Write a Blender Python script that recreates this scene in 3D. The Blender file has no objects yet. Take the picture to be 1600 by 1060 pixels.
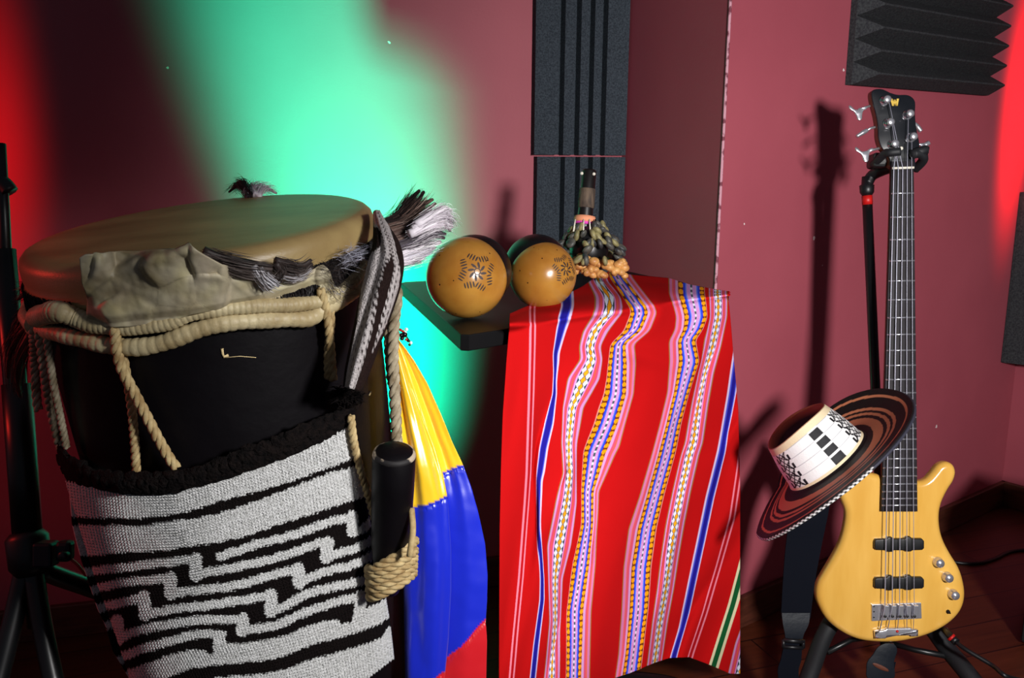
import bpy, bmesh, math, random
import numpy as np
from mathutils import Vector, Matrix, noise as mnoise
random.seed(7); rng = np.random.default_rng(7)
scene = bpy.context.scene
COL = scene.collection
PI = math.pi
V = lambda *a: np.array(a, float)
def nrm(v): v = np.asarray(v, float); return v / np.linalg.norm(v)
def lerp(a, b, t): return a + (b - a) * t

# ------------------------------------------------------------------ camera
FPX = 1500.0; TILT = math.radians(11.5); ROLL = math.radians(0.54)
CAM = V(0, 0, 1.2)
_r0 = V(1, 0, 0); _u0 = V(0, math.sin(TILT), math.cos(TILT)); FWD = V(0, math.cos(TILT), -math.sin(TILT))
RGT = math.cos(ROLL) * _r0 + math.sin(ROLL) * _u0
UPV = math.cos(ROLL) * _u0 - math.sin(ROLL) * _r0
def ray(px, py): return FWD + (px - 800) / FPX * RGT + (530 - py) / FPX * UPV
def rays(px, py):
    px = np.asarray(px, float); py = np.asarray(py, float)
    return FWD + ((px - 800) / FPX)[..., None] * RGT + ((530 - py) / FPX)[..., None] * UPV
def at_k(px, py, k): return CAM + k * ray(px, py)
def on_plane(px, py, p0, n):
    d = ray(px, py); return CAM + d * (np.dot(p0 - CAM, n) / np.dot(d, n))
def on_z(px, py, z): return on_plane(px, py, V(0, 0, z), V(0, 0, 1))
def proj(p):
    q = np.asarray(p) - CAM; k = q @ FWD
    return 800 + FPX * (q @ RGT) / k, 530 - FPX * (q @ UPV) / k
cam_d = bpy.data.cameras.new('camera'); cam = bpy.data.objects.new('camera', cam_d); COL.objects.link(cam)
cam_d.sensor_width = 36; cam_d.sensor_fit = 'HORIZONTAL'; cam_d.lens = FPX / 1600 * 36; cam_d.clip_start = .05
mw = Matrix.Identity(4)
for i in range(3):
    mw[i][0] = RGT[i]; mw[i][1] = UPV[i]; mw[i][2] = -FWD[i]; mw[i][3] = CAM[i]
cam.matrix_world = mw; scene.camera = cam
cam_d.dof.use_dof = False

# ------------------------------------------------------------------ materials
def s2l(c):
    c = np.asarray(c, float) / 255
    return np.where(c <= .04045, c / 12.92, ((c + .055) / 1.055) ** 2.4)
def rgba(c): return tuple(s2l(c)) + (1,)
class X:
    nt = None
    def __init__(s, k): s.k = k
    def op(s, o, *a):
        n = X.nt.nodes.new('ShaderNodeMath'); n.operation = o
        for i, v in enumerate((s,) + a):
            if isinstance(v, X): X.nt.links.new(v.k, n.inputs[i])
            else: n.inputs[i].default_value = v
        return X(n.outputs[0])
    def __add__(s, b): return s.op('ADD', b)
    def __sub__(s, b): return s.op('SUBTRACT', b)
    def __mul__(s, b): return s.op('MULTIPLY', b)
    def gt(s, b): return s.op('GREATER_THAN', b)
    def lt(s, b): return s.op('LESS_THAN', b)
def mat(name, col, rough=.5, metal=0, col2=None, nscale=8, nstretch=(1, 1, 1), ndetail=6, nramp=(.35, .65), bump=None,
        coat=0, sheen=0, attr=None, wave=None, spec=.5, emit=None, aniso=0):
    m = bpy.data.materials.new(name); m.use_nodes = True; nt = m.node_tree; b = nt.nodes['Principled BSDF']
    b.inputs['Base Color'].default_value = rgba(col); b.inputs['Roughness'].default_value = rough
    b.inputs['Metallic'].default_value = metal; b.inputs['Coat Weight'].default_value = coat; b.inputs['Coat Roughness'].default_value = .12
    b.inputs['Sheen Weight'].default_value = sheen; b.inputs['Specular IOR Level'].default_value = spec
    tc = nt.nodes.new('ShaderNodeTexCoord'); mp = nt.nodes.new('ShaderNodeMapping'); nt.links.new(tc.outputs['Object'], mp.inputs[0])
    mp.inputs['Scale'].default_value = nstretch
    src = None
    if attr:
        a = nt.nodes.new('ShaderNodeAttribute'); a.attribute_name = 'Pat'; src = a.outputs['Color']
        nt.links.new(src, b.inputs['Base Color'])
    if col2 is not None:
        nz = nt.nodes.new('ShaderNodeTexNoise'); nz.inputs['Scale'].default_value = nscale; nz.inputs['Detail'].default_value = ndetail
        nt.links.new(mp.outputs[0], nz.inputs['Vector'])
        cr = nt.nodes.new('ShaderNodeValToRGB'); cr.color_ramp.elements[0].position = nramp[0]; cr.color_ramp.elements[1].position = nramp[1]
        cr.color_ramp.elements[0].color = rgba(col2); cr.color_ramp.elements[1].color = rgba(col)
        nt.links.new(nz.outputs[0], cr.inputs[0])
        if src is None: nt.links.new(cr.outputs[0], b.inputs['Base Color'])
        else:
            mx = nt.nodes.new('ShaderNodeMixRGB'); mx.blend_type = 'MULTIPLY'; mx.inputs[0].default_value = 1
            nt.links.new(src, mx.inputs[1]); nt.links.new(cr.outputs[0], mx.inputs[2]); nt.links.new(mx.outputs[0], b.inputs['Base Color'])
    if bump:
        for i, (sc, st, dist) in enumerate(bump if isinstance(bump, list) else [bump]):
            nz = nt.nodes.new('ShaderNodeTexNoise'); nz.inputs['Scale'].default_value = sc; nz.inputs['Detail'].default_value = 5
            nt.links.new(mp.outputs[0], nz.inputs['Vector'])
            bp = nt.nodes.new('ShaderNodeBump'); bp.inputs['Strength'].default_value = st; bp.inputs['Distance'].default_value = dist
            nt.links.new(nz.outputs[0], bp.inputs['Height'])
            if b.inputs['Normal'].is_linked: nt.links.new(b.inputs['Normal'].links[0].from_socket, bp.inputs['Normal'])
            nt.links.new(bp.outputs[0], b.inputs['Normal'])
    if emit:
        b.inputs['Emission Color'].default_value = rgba(emit[0]); b.inputs['Emission Strength'].default_value = emit[1]
    return m

# ------------------------------------------------------------------ object helpers
def tag(o, label=None, cat=None, group=None, kind=None):
    if label: o['label'] = label
    if cat: o['category'] = cat
    if group: o['group'] = group
    if kind: o['kind'] = kind
    return o
def empty(name, loc, label, cat, group=None):
    o = bpy.data.objects.new(name, None); COL.objects.link(o); o.location = tuple(loc); o.empty_display_size = .05
    o['origin'] = 1; del o['origin']
    return tag(o, label, cat, group)
def rootloc(p):
    while p.parent: p = p.parent
    return np.array(p.location)
def mk(name, verts, faces, m, parent=None, smooth=True, col=None, origin=None, label=None, mod=None):
    verts = np.asarray(verts, float).reshape(-1, 3)
    org = rootloc(parent) if parent else (np.asarray(origin, float) if origin is not None else verts.mean(0) * V(1, 1, 0) + V(0, 0, verts[:, 2].min()))
    me = bpy.data.meshes.new(name)
    me.from_pydata((verts - org).tolist(), [], [list(map(int, f)) for f in faces] if not isinstance(faces, np.ndarray) else faces.tolist())
    me.validate()
    if smooth: me.polygons.foreach_set('use_smooth', np.ones(len(me.polygons), bool))
    if col is not None:
        a = me.color_attributes.new('Pat', 'FLOAT_COLOR', 'POINT'); c = np.ones((len(verts), 4)); c[:, :3] = np.asarray(col).reshape(-1, 3)
        a.data.foreach_set('color', c.ravel())
    me.materials.append(m)
    o = bpy.data.objects.new(name, me); COL.objects.link(o)
    if parent: o.parent = parent
    else: o.location = tuple(org)
    if label: o['label'] = label
    return o
class MB:
    def __init__(s): s.v = []; s.f = []; s.c = []
    def add(s, v, f, c=None):
        o = len(s.v); v = [tuple(x) for x in np.asarray(v, float).reshape(-1, 3)]; s.v += v
        s.f += [[int(i) + o for i in q] for q in f]
        s.c += [tuple(c) if c is not None else (1, 1, 1)] * len(v); return s
def grid_faces(nv, nu, closed_u=False, closed_v=False):
    f = []
    for j in range(nv - (0 if closed_v else 1)):
        for i in range(nu - (0 if closed_u else 1)):
            i2 = (i + 1) % nu; j2 = (j + 1) % nv
            f.append((j * nu + i, j * nu + i2, j2 * nu + i2, j2 * nu + i))
    return f
def frames(P, closed=False):
    P = np.asarray(P, float); n = len(P); T = np.zeros_like(P)
    for i in range(n):
        a = P[(i - 1) % n] if closed else P[max(i - 1, 0)]; b = P[(i + 1) % n] if closed else P[min(i + 1, n - 1)]
        T[i] = nrm(b - a + 1e-12)
    ref = V(0, 0, 1) if abs(T[0][2]) < .9 else V(1, 0, 0)
    N = np.zeros_like(P); N[0] = nrm(np.cross(T[0], ref))
    for i in range(1, n):
        v = N[i - 1] - T[i] * np.dot(N[i - 1], T[i]); N[i] = nrm(v)
    return T, N, np.cross(T, N)
def tube_vf(P, r, seg=10, closed=False, caps=True, flat=1.0):
    P = np.asarray(P, float); n = len(P); r = np.broadcast_to(np.asarray(r, float), (n,))
    T, N, B = frames(P, closed); a = np.linspace(0, 2 * PI, seg, endpoint=False)
    v = P[:, None] + r[:, None, None] * (np.cos(a)[None, :, None] * N[:, None] + flat * np.sin(a)[None, :, None] * B[:, None])
    f = grid_faces(n, seg, True, closed); v = v.reshape(-1, 3)
    if caps and not closed:
        f.append(tuple(range(seg))[::-1]); f.append(tuple((n - 1) * seg + i for i in range(seg)))
    return v, f
def tube(name, P, r, m, parent=None, seg=10, closed=False, label=None, flat=1.0):
    v, f = tube_vf(P, r, seg, closed, flat=flat); return mk(name, v, f, m, parent, label=label)
def smooth_path(P, n=40, closed=False):
    P = np.asarray(P, float); m = len(P); out = []
    segs = m if closed else m - 1
    for i in range(segs):
        p0 = P[(i - 1) % m] if closed or i > 0 else 2 * P[0] - P[1]
        p1 = P[i]; p2 = P[(i + 1) % m]
        p3 = P[(i + 2) % m] if closed or i + 2 < m else 2 * P[-1] - P[-2]
        k = max(2, int(round(n / segs)))
        for t in np.linspace(0, 1, k, endpoint=False):
            out.append(.5 * (2 * p1 + (p2 - p0) * t + (2 * p0 - 5 * p1 + 4 * p2 - p3) * t * t + (3 * p1 - p0 - 3 * p2 + p3) * t ** 3))
    if not closed: out.append(P[-1])
    return np.array(out)
def resample(P, n):
    P = np.asarray(P, float); d = np.r_[0, np.cumsum(np.linalg.norm(np.diff(P, axis=0), axis=1))]
    t = np.linspace(0, d[-1], n); return np.stack([np.interp(t, d, P[:, k]) for k in range(P.shape[1])], 1)
def rope_vf(P, r, pitch, strands=3, seg=7):
    P = np.asarray(P, float); L = np.linalg.norm(np.diff(P, axis=0), axis=1).sum()
    n = max(8, int(L / pitch * 10)); P = resample(P, n); T, N, B = frames(P)
    d = np.linspace(0, L, n); mb = MB()
    for s in range(strands):
        a = 2 * PI * (d / pitch + s / strands)
        Q = P + .52 * r * (np.cos(a)[:, None] * N + np.sin(a)[:, None] * B)
        mb.add(*tube_vf(Q, r * .56, seg))
    return mb.v, mb.f
def rope(name, P, r, m, parent, pitch=None, strands=3):
    v, f = rope_vf(P, r, pitch or r * 5.5, strands); return mk(name, v, f, m, parent)
def lathe_vf(prof, o, ax, e1, seg=48, a0=0, cap=True):
    e2 = np.cross(ax, e1); a = np.linspace(0, 2 * PI, seg, endpoint=False) + a0
    v = [np.asarray(o) + np.asarray(ax) * h + r * (np.cos(t) * e1 + np.sin(t) * e2) for (r, h) in prof for t in a]
    f = grid_faces(len(prof), seg, True)
    if cap and prof[0][0] > 1e-6: f.append(tuple(range(seg))[::-1])
    if cap and prof[-1][0] > 1e-6: f.append(tuple((len(prof) - 1) * seg + i for i in range(seg)))
    return np.array(v), f
def perp(ax):
    ax = nrm(ax); r = V(0, 0, 1) if abs(ax[2]) < .9 else V(1, 0, 0); return nrm(np.cross(r, ax))
def lathe(name, prof, o, ax, m, parent=None, e1=None, seg=48, label=None, smooth=True, cap=True):
    ax = nrm(ax); v, f = lathe_vf(prof, o, ax, e1 if e1 is not None else perp(ax), seg, cap=cap); return mk(name, v, f, m, parent, label=label, smooth=smooth)
def cyl_prof(r, h, b=.002): return [(0, 0), (r - b, 0), (r, b), (r, h - b), (r - b, h), (0, h)]
def box_vf(c, ex, ey, ez, sx, sy, sz, bev=.003):
    bm = bmesh.new(); bmesh.ops.create_cube(bm, size=1)
    for q in bm.verts: q.co = (q.co.x * sx, q.co.y * sy, q.co.z * sz)
    if bev: bmesh.ops.bevel(bm, geom=bm.edges[:], offset=bev, segments=2, affect='EDGES', profile=.5)
    bm.verts.ensure_lookup_table()
    M = np.stack([ex, ey, ez], 1); v = np.array([q.co[:] for q in bm.verts]) @ M.T + c
    f = [[q.index for q in p.verts] for p in bm.faces]; bm.free(); return v, f
def box(name, c, ex, ey, ez, sx, sy, sz, m, parent=None, bev=.003, label=None, kind=None):
    v, f = box_vf(c, nrm(ex), nrm(ey), nrm(ez), sx, sy, sz, bev); o = mk(name, v, f, m, parent, smooth=False, label=label)
    if kind: o['kind'] = kind
    return o
def inset2(poly, d):
    P = np.asarray(poly, float); n = len(P); out = []
    A = .5 * sum(P[i][0] * P[(i + 1) % n][1] - P[(i + 1) % n][0] * P[i][1] for i in range(n)); sg = 1 if A > 0 else -1
    for i in range(n):
        t = nrm(P[(i + 1) % n] - P[i - 1]); out.append(P[i] + d * sg * np.array([-t[1], t[0]]))
    return np.array(out)
def slab_vf(poly, F, d0, d1, rnd=.004, steps=4):
    """poly in 2D local coords, F(x,y,d)->world; slab between depth d0 (back) and d1 (front) with rounded edges"""
    L = []
    for i in range(steps + 1):
        a = i / steps * PI / 2; L.append((rnd * (1 - math.sin(a)), d0 + rnd * (1 - math.cos(a))))
    for i in range(steps + 1):
        a = i / steps * PI / 2; L.append((rnd * (1 - math.cos(a)), d1 - rnd * (1 - math.sin(a))))
    n = len(poly); v = []
    for ins, d in L:
        for q in inset2(poly, ins): v.append(F(q[0], q[1], d))
    f = grid_faces(len(L), n, True); f.append(tuple(range(n))[::-1]); f.append(tuple((len(L) - 1) * n + i for i in range(n)))
    return np.array(v), f
def slab(name, poly, F, d0, d1, m, parent=None, rnd=.004, steps=4, label=None, smooth=True):
    v, f = slab_vf(poly, F, d0, d1, rnd, steps)
    bm = bmesh.new(); vs = [bm.verts.new(tuple(p)) for p in v]
    for q in f:
        try: bm.faces.new([vs[i] for i in q])
        except ValueError: pass
    bmesh.ops.recalc_face_normals(bm, faces=bm.faces[:]); bmesh.ops.triangulate(bm, faces=[p for p in bm.faces if len(p.verts) > 4])
    bm.verts.index_update(); vv = [p.co[:] for p in bm.verts]; ff = [[q.index for q in p.verts] for p in bm.faces]; bm.free()
    o = mk(name, vv, ff, m, parent, smooth=smooth, label=label); return o
def interp(x, tab):
    tab = np.asarray(tab, float); return np.interp(x, tab[:, 0], tab[:, 1])
def ico_vf(c, r, sub=1, ax=None, sc=(1, 1, 1)):
    bm = bmesh.new(); bmesh.ops.create_icosphere(bm, subdivisions=sub, radius=1); bm.verts.ensure_lookup_table()
    v = np.array([q.co[:] for q in bm.verts]) * np.asarray(sc) * r
    f = [[q.index for q in p.verts] for p in bm.faces]; bm.free()
    if ax is not None:
        ax = nrm(ax); e1 = perp(ax); v = v @ np.stack([e1, np.cross(ax, e1), ax])
    return v + c, f
def fbm(p, sc=1, o=4): return mnoise.fractal(Vector(tuple(np.asarray(p) * sc)), 1.0, 2.0, o)

def strands(mb, guides, n, jit, width, spread=1.0, curl=.15):
    n = int(n * 1.8); width = width * .62; jit = jit * 1.25
    """guides: list of (world polyline, colour list); n strands each following the guide with jitter (metres)"""
    for G, cols in guides:
        G = smooth_path(G, 12); L = np.linalg.norm(np.diff(G, axis=0), axis=1).sum()
        for _ in range(n):
            a = random.uniform(0, .55); b = min(1, a + random.uniform(.3, .6)); b = max(b, a + .3)
            t = np.linspace(a, min(b, 1.06), 5) * (len(G) - 1)
            P = np.stack([np.interp(t, range(len(G)), G[:, k]) for k in range(3)], 1)
            if t[-1] > len(G) - 1: P[-1] += (G[-1] - G[-2]) * (t[-1] - len(G) + 1)
            off = rng.normal(0, jit, 3); dr = rng.normal(0, jit * .7 * spread, 3)
            P = P + off + np.linspace(0, 1, 5)[:, None] ** 2 * dr
            Tn = nrm(P[-1] - P[0]); side = nrm(np.cross(Tn, rng.normal(0, 1, 3))); w = width * np.array([.7, 1, .9, .6, .05])
            v = np.empty((10, 3)); v[0::2] = P - side * w[:, None]; v[1::2] = P + side * w[:, None]
            c = np.asarray(cols[random.randrange(len(cols))], float) * random.uniform(.75, 1.2)
            mb.add(v, [(2 * i, 2 * i + 1, 2 * i + 3, 2 * i + 2) for i in range(4)], s2l(np.clip(c, 0, 255)))
def fur(name, guides, n, jit, width, m, parent, core=None, spread=1.0, label=None):
    mb = MB()
    if core:
        for G, cols in guides:
            P = smooth_path(G, 12); k = len(P); mb.add(*tube_vf(P, core * np.linspace(1, .35, k), 7), c=s2l(np.asarray(cols[0], float)))
    strands(mb, guides, n, jit, width, spread)
    return mk(name, mb.v, mb.f, m, parent, col=mb.c, label=label)

# ------------------------------------------------------------------ material table
M_wall = mat('burgundy_paint', (170, 82, 95), .55, col2=(163, 77, 90), nscale=3, bump=[(160, .12, .002), (8, .05, .01)], spec=.35)
M_chip = mat('bare_plaster', (225, 205, 205), .8)
M_edge = mat('scuffed_corner_bead', (205, 150, 165), .7, col2=(120, 55, 70), nscale=60, nramp=(.4, .5))
M_base = mat('brown_baseboard', (92, 48, 34), .45, col2=(70, 34, 24), nscale=12, nstretch=(1, 1, 8))
M_foam = mat('charcoal_foam', (66, 74, 82), .95, col2=(44, 50, 57), nscale=260, bump=(500, .5, .002), spec=.1)
M_foamb = mat('black_foam', (62, 64, 66), .95, col2=(44, 44, 48), nscale=200, bump=(420, .5, .002), spec=.1)
M_blk = mat('black_metal', (14, 15, 17), .35)
M_blkp = mat('black_plastic', (16, 17, 20), .42)
M_rub = mat('black_rubber', (20, 22, 26), .6, bump=(200, .1, .001))
M_tbl = mat('black_table_lacquer', (9, 9, 11), .48, spec=.25, bump=(60, .05, .002))
M_lac = mat('black_drum_lacquer', (12, 9, 13), .48, spec=.18, col2=(8, 6, 9), nscale=9, bump=[(14, .25, .008), (70, .08, .003)])
M_skin = mat('drum_skin', (182, 158, 106), .4, col2=(126, 98, 60), nscale=7, nstretch=(1, 2, 2), ndetail=10, nramp=(.15, .75), bump=[(240, .25, .001), (20, .1, .003)], attr=None)
M_hide = mat('raw_hide', (255, 252, 244), .5, col2=(176, 160, 122), nscale=16, ndetail=8, nramp=(.3, .6), bump=[(30, .25, .006), (140, .15, .002)], attr=True)
M_wrap = mat('rawhide_wrap', (205, 190, 150), .5, col2=(160, 140, 100), nscale=30, bump=(220, .35, .002))
M_rope = mat('sisal_rope', (198, 176, 128), .8, col2=(150, 122, 78), nscale=70, bump=(500, .5, .001))
M_rope2 = mat('grey_sisal_rope', (172, 160, 136), .8, col2=(120, 104, 78), nscale=70, bump=(500, .5, .001))
M_hair = mat('animal_hair', (255, 255, 255), .55, attr=True, spec=.4)
M_wool = mat('knitted_wool', (255, 255, 255), .9, attr=True, col2=(214, 214, 212), nscale=260, nramp=(.3, .6), bump=(420, .9, .004), spec=.1)
M_woold = mat('dark_wool', (24, 18, 17), .95, col2=(9, 7, 8), nscale=150, bump=(300, .9, .006), spec=.1)
M_cloth = mat('woven_cloth', (255, 255, 255), .9, attr=True, bump=(900, .3, .001), spec=.04)
M_satin = mat('satin', (255, 255, 255), .3, attr=True, spec=.8, sheen=.2, bump=[(700, .08, .001)])
M_gourd = mat('gourd_rind', (188, 136, 58), .25, col2=(160, 104, 38), nscale=14, ndetail=8, coat=.4)
def add_spots(m, scale, size, col):
    nt = m.node_tree; b = nt.nodes['Principled BSDF']; src = b.inputs['Base Color'].links[0].from_socket
    tc = nt.nodes.new('ShaderNodeTexCoord'); vo = nt.nodes.new('ShaderNodeTexVoronoi'); vo.inputs['Scale'].default_value = scale; nt.links.new(tc.outputs['Object'], vo.inputs['Vector'])
    X.nt = nt; d = X(vo.outputs['Distance']); rnd = nt.nodes.new('ShaderNodeSeparateColor'); nt.links.new(vo.outputs['Color'], rnd.inputs[0]); k = d.lt(X(rnd.outputs[0]) * size)
    mx = nt.nodes.new('ShaderNodeMixRGB'); nt.links.new(k.k, mx.inputs[0]); nt.links.new(src, mx.inputs[1]); mx.inputs[2].default_value = rgba(col); nt.links.new(mx.outputs[0], b.inputs['Base Color'])
add_spots(M_gourd, 75, .13, (60, 36, 18))
M_gdark = mat('dark_gourd', (14, 13, 14), .35)
M_burn = mat('burnt_carving', (58, 40, 32), .6)
M_pod = mat('dark_seed_pod', (98, 96, 86), .5, col2=(42, 44, 48), nscale=60)
M_podg = mat('olive_seed_pod', (164, 154, 104), .5, col2=(110, 104, 72), nscale=60)
M_seed = mat('tan_seed', (226, 172, 100), .45, col2=(176, 112, 60), nscale=60)
M_wood = mat('dark_handle', (22, 18, 18), .4)
M_wind = mat('grey_thread', (110, 92, 76), .8, col2=(60, 50, 44), nscale=120, nstretch=(1, 1, .1))
M_white = mat('white_bone', (236, 230, 214), .4)
M_pink = mat('pink_thread', (226, 70, 190), .7)
M_orng = mat('peach_thread', (244, 160, 120), .7)
M_body = mat('honey_maple', (232, 182, 88), .22, col2=(220, 166, 70), nscale=4, nstretch=(7, 7, .7), ndetail=8, coat=.6)
M_fing = mat('wenge_fingerboard', (40, 36, 42), .6, spec=.25, col2=(26, 22, 24), nscale=30, nstretch=(6, 6, .4))
M_neck = mat('brown_neck', (120, 62, 26), .4)
M_head = mat('black_headstock', (17, 20, 26), .3, coat=.3)
M_chr = mat('chrome', (222, 222, 230), .24, .82)
M_steel = mat('string_steel', (180, 180, 195), .5, .5)
M_gold = mat('gold_inlay', (222, 186, 80), .4, .3)
M_red = mat('red_plastic', (190, 20, 18), .45)
M_strap = mat('navy_webbing', (11, 14, 23), .9, spec=.1, bump=(600, .3, .001))
M_leath = mat('dark_leather', (22, 27, 35), .45, spec=.3, bump=(120, .2, .002))
M_felt = mat('cane_weave', (255, 255, 255), .6, attr=True, bump=(380, .35, .002), spec=.3)
M_bead_w = mat('white_bead', (235, 235, 240), .15); M_bead_r = mat('red_bead', (190, 24, 34), .2); M_bead_b = mat('black_bead', (14, 12, 16), .2)
M_grill = mat('speaker_cloth', (12, 10, 11), .8)
M_lens = mat('lamp_lens', (40, 255, 150), .3, emit=((40, 255, 150), 4))

# ------------------------------------------------------------------ room
W1 = on_z(1190, 961, 0); W2 = on_z(1562, 787, 0); wu = nrm(W2 - W1); wn = V(wu[1], -wu[0], 0)      # right wall, normal to the room
EDGE = on_plane(1118, 450, W1, wn); EDGE[2] = 0
CORN = W2.copy()
pn = nrm(V(-.92, -.39, 0))                                                                                                # side face of the pillar
INN = on_plane(973, 200, EDGE, pn); INN[2] = 0
hd = math.radians(74); lu = V(-math.sin(hd), -math.cos(hd), 0); ln = V(math.cos(hd), -math.sin(hd), 0)   # left wall direction, normal
HT = 2.75; TH = .12
def struct(o): o['kind'] = 'structure'; return o
def wall(name, a, b, n, m):
    d = nrm(b - a); c = (a + b) / 2 - n * TH / 2 + V(0, 0, HT / 2)
    return struct(box(name, c, d, n, V(0, 0, 1), np.linalg.norm(b - a), TH, HT, m, bev=0))
LEND = INN + lu * 3.0
WL = wall('wall_left', LEND, INN + (-lu) * .10, ln, M_wall)
fp = [EDGE - wn * .001, INN, INN - pn * TH, EDGE + wu * .12 - wn * .03]
WP = struct(mk('wall_pillar', [p + V(0, 0, z) for z in (0, HT) for p in fp], [(0, 1, 5, 4), (1, 2, 6, 5), (2, 3, 7, 6), (3, 0, 4, 7), (3, 2, 1, 0), (4, 5, 6, 7)], M_wall, smooth=False))
fp = [EDGE, CORN + wu * .12, CORN + wu * .12 - wn * TH, EDGE + wu * .12 - wn * TH]
WR = struct(mk('wall_right', [p + V(0, 0, z) for z in (0, HT) for p in fp], [(0, 1, 5, 4), (1, 2, 6, 5), (2, 3, 7, 6), (3, 0, 4, 7), (3, 2, 1, 0), (4, 5, 6, 7)], M_wall, smooth=False))
REND = CORN + wn * 2.2
WF = wall('wall_far_right', CORN, REND, -wu, M_wall)
tr = tube_vf(np.array([EDGE + V(0, 0, z) + -.0012 * (wn - wu) + .0003 * V(fbm(V(z * 7, 1, 2)), fbm(V(z * 7, 5, 2)), 0) for z in np.linspace(.09, 2.7, 160)]), .0035, 6)
struct(mk('trim_1', tr[0], tr[1], M_edge))
# floor: planks
def floor_mat():
    m = bpy.data.materials.new('floor_planks'); m.use_nodes = True; nt = m.node_tree; b = nt.nodes['Principled BSDF']
    tc = nt.nodes.new('ShaderNodeTexCoord'); mp = nt.nodes.new('ShaderNodeMapping'); nt.links.new(tc.outputs['Object'], mp.inputs[0])
    mp.inputs['Rotation'].default_value = (0, 0, math.radians(-20)); mp.inputs['Scale'].default_value = (1, 1, 1)
    br = nt.nodes.new('ShaderNodeTexBrick'); nt.links.new(mp.outputs[0], br.inputs['Vector'])
    br.inputs['Color1'].default_value = rgba((104, 48, 26)); br.inputs['Color2'].default_value = rgba((82, 36, 20)); br.inputs['Mortar'].default_value = rgba((26, 12, 8))
    br.inputs['Scale'].default_value = 1; br.inputs['Mortar Size'].default_value = .002; br.inputs['Brick Width'].default_value = .9; br.inputs['Row Height'].default_value = .12
    mp2 = nt.nodes.new('ShaderNodeMapping'); nt.links.new(mp.outputs[0], mp2.inputs[0]); mp2.inputs['Scale'].default_value = (2, 30, 1)
    nz = nt.nodes.new('ShaderNodeTexNoise'); nt.links.new(mp2.outputs[0], nz.inputs['Vector']); nz.inputs['Scale'].default_value = 3; nz.inputs['Detail'].default_value = 8
    mx = nt.nodes.new('ShaderNodeMixRGB'); mx.blend_type = 'MULTIPLY'; mx.inputs[0].default_value = .7
    nt.links.new(br.outputs[0], mx.inputs[1]); nt.links.new(nz.outputs[0], mx.inputs[2]); nt.links.new(mx.outputs[0], b.inputs['Base Color'])
    b.inputs['Roughness'].default_value = .4
    return m
M_floor = floor_mat()
struct(box('floor', V(0, 1.2, -.05), V(1, 0, 0), V(0, 1, 0), V(0, 0, 1), 7, 6, .1, M_floor, bev=0))
def baseboard(name, a, b, n, h=.085):
    d = nrm(b - a); return struct(box(name, (a + b) / 2 + n * .008 + V(0, 0, h / 2), d, n, V(0, 0, 1), np.linalg.norm(b - a), .016, h, M_base, bev=.003))
baseboard('baseboard_right', EDGE, CORN, wn)
baseboard('baseboard_pillar', EDGE, INN, pn)
baseboard('baseboard_left', LEND, INN, ln)
baseboard('baseboard_far_right', CORN, REND, -wu)
def chip(px, py, p0, n, r, parent):
    p = on_plane(px, py, p0, n); e = perp(n); f = np.cross(n, e); k = 9
    rr = [r * random.uniform(.5, 1.2) for _ in range(k)]
    v = [p + n * .0008] + [p + n * .0003 + rr[i] * (math.cos(2 * PI * i / k) * e + math.sin(2 * PI * i / k) * f) for i in range(k)]
    mk('paint_chip', v, [(0, 1 + i, 1 + (i + 1) % k) for i in range(k)], M_chip, parent, label='pale paint chip')
for px, py, r in ((262, 106, .004), (608, 66, .004), (240, 330, .002)): chip(px, py, INN, ln, r, WL)
for px, py, r in ((1318, 110, .005), (1272, 372, .006), (1463, 667, .006), (1163, 350, .003), (1285, 415, .002), (1421, 515, .003)): chip(px, py, W1, wn, r, WR)

# ------------------------------------------------------------------ acoustic foam
def foam_strip(name, y0, y1, label):
    """vertical strip on the left wall by the inner corner, with four deep grooves"""
    a = on_plane(833, (y0 + y1) / 2, INN, ln); b = INN - ln * 0; wlen = np.dot(a - INN, lu)
    z1 = on_plane(900, y0, INN, ln)[2]; z0 = on_plane(900, y1, INN, ln)[2]
    # profile across: u from left edge (0) to right (1), depth
    t = .03; xs = [0, .245, .26, .295, .31, .42, .435, .465, .48, .565, .58, .612, .625, .70, .715, .752, .765, 1]
    dp = [t, t, .004, .004, t, t, .004, .004, t, t, .004, .004, t, t, .004, .004, t, t]
    prof = [(0, .001)] + list(zip(xs, dp)) + [(1, .001)]
    v = []
    for z in (z0, z1):
        for x, d in prof: v.append(INN + lu * (wlen * (1 - x) + .002) + ln * d + V(0, 0, z))
    n = len(prof); f = [(i, i + 1, n + i + 1, n + i) for i in range(n - 1)] + [(n - 1, 0, n, 2 * n - 1), tuple(range(n))[::-1], tuple(range(n, 2 * n))]
    return tag(mk(name, v, f, M_foam, smooth=False), label, 'acoustic foam')
foam_strip('foam_strip', -170, 242, 'tall grooved charcoal foam strip running up the wall corner, above the seam')
foam_strip('foam_strip', 245, 560, 'lower grooved charcoal foam strip behind the seed rattle, below the seam')
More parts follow.
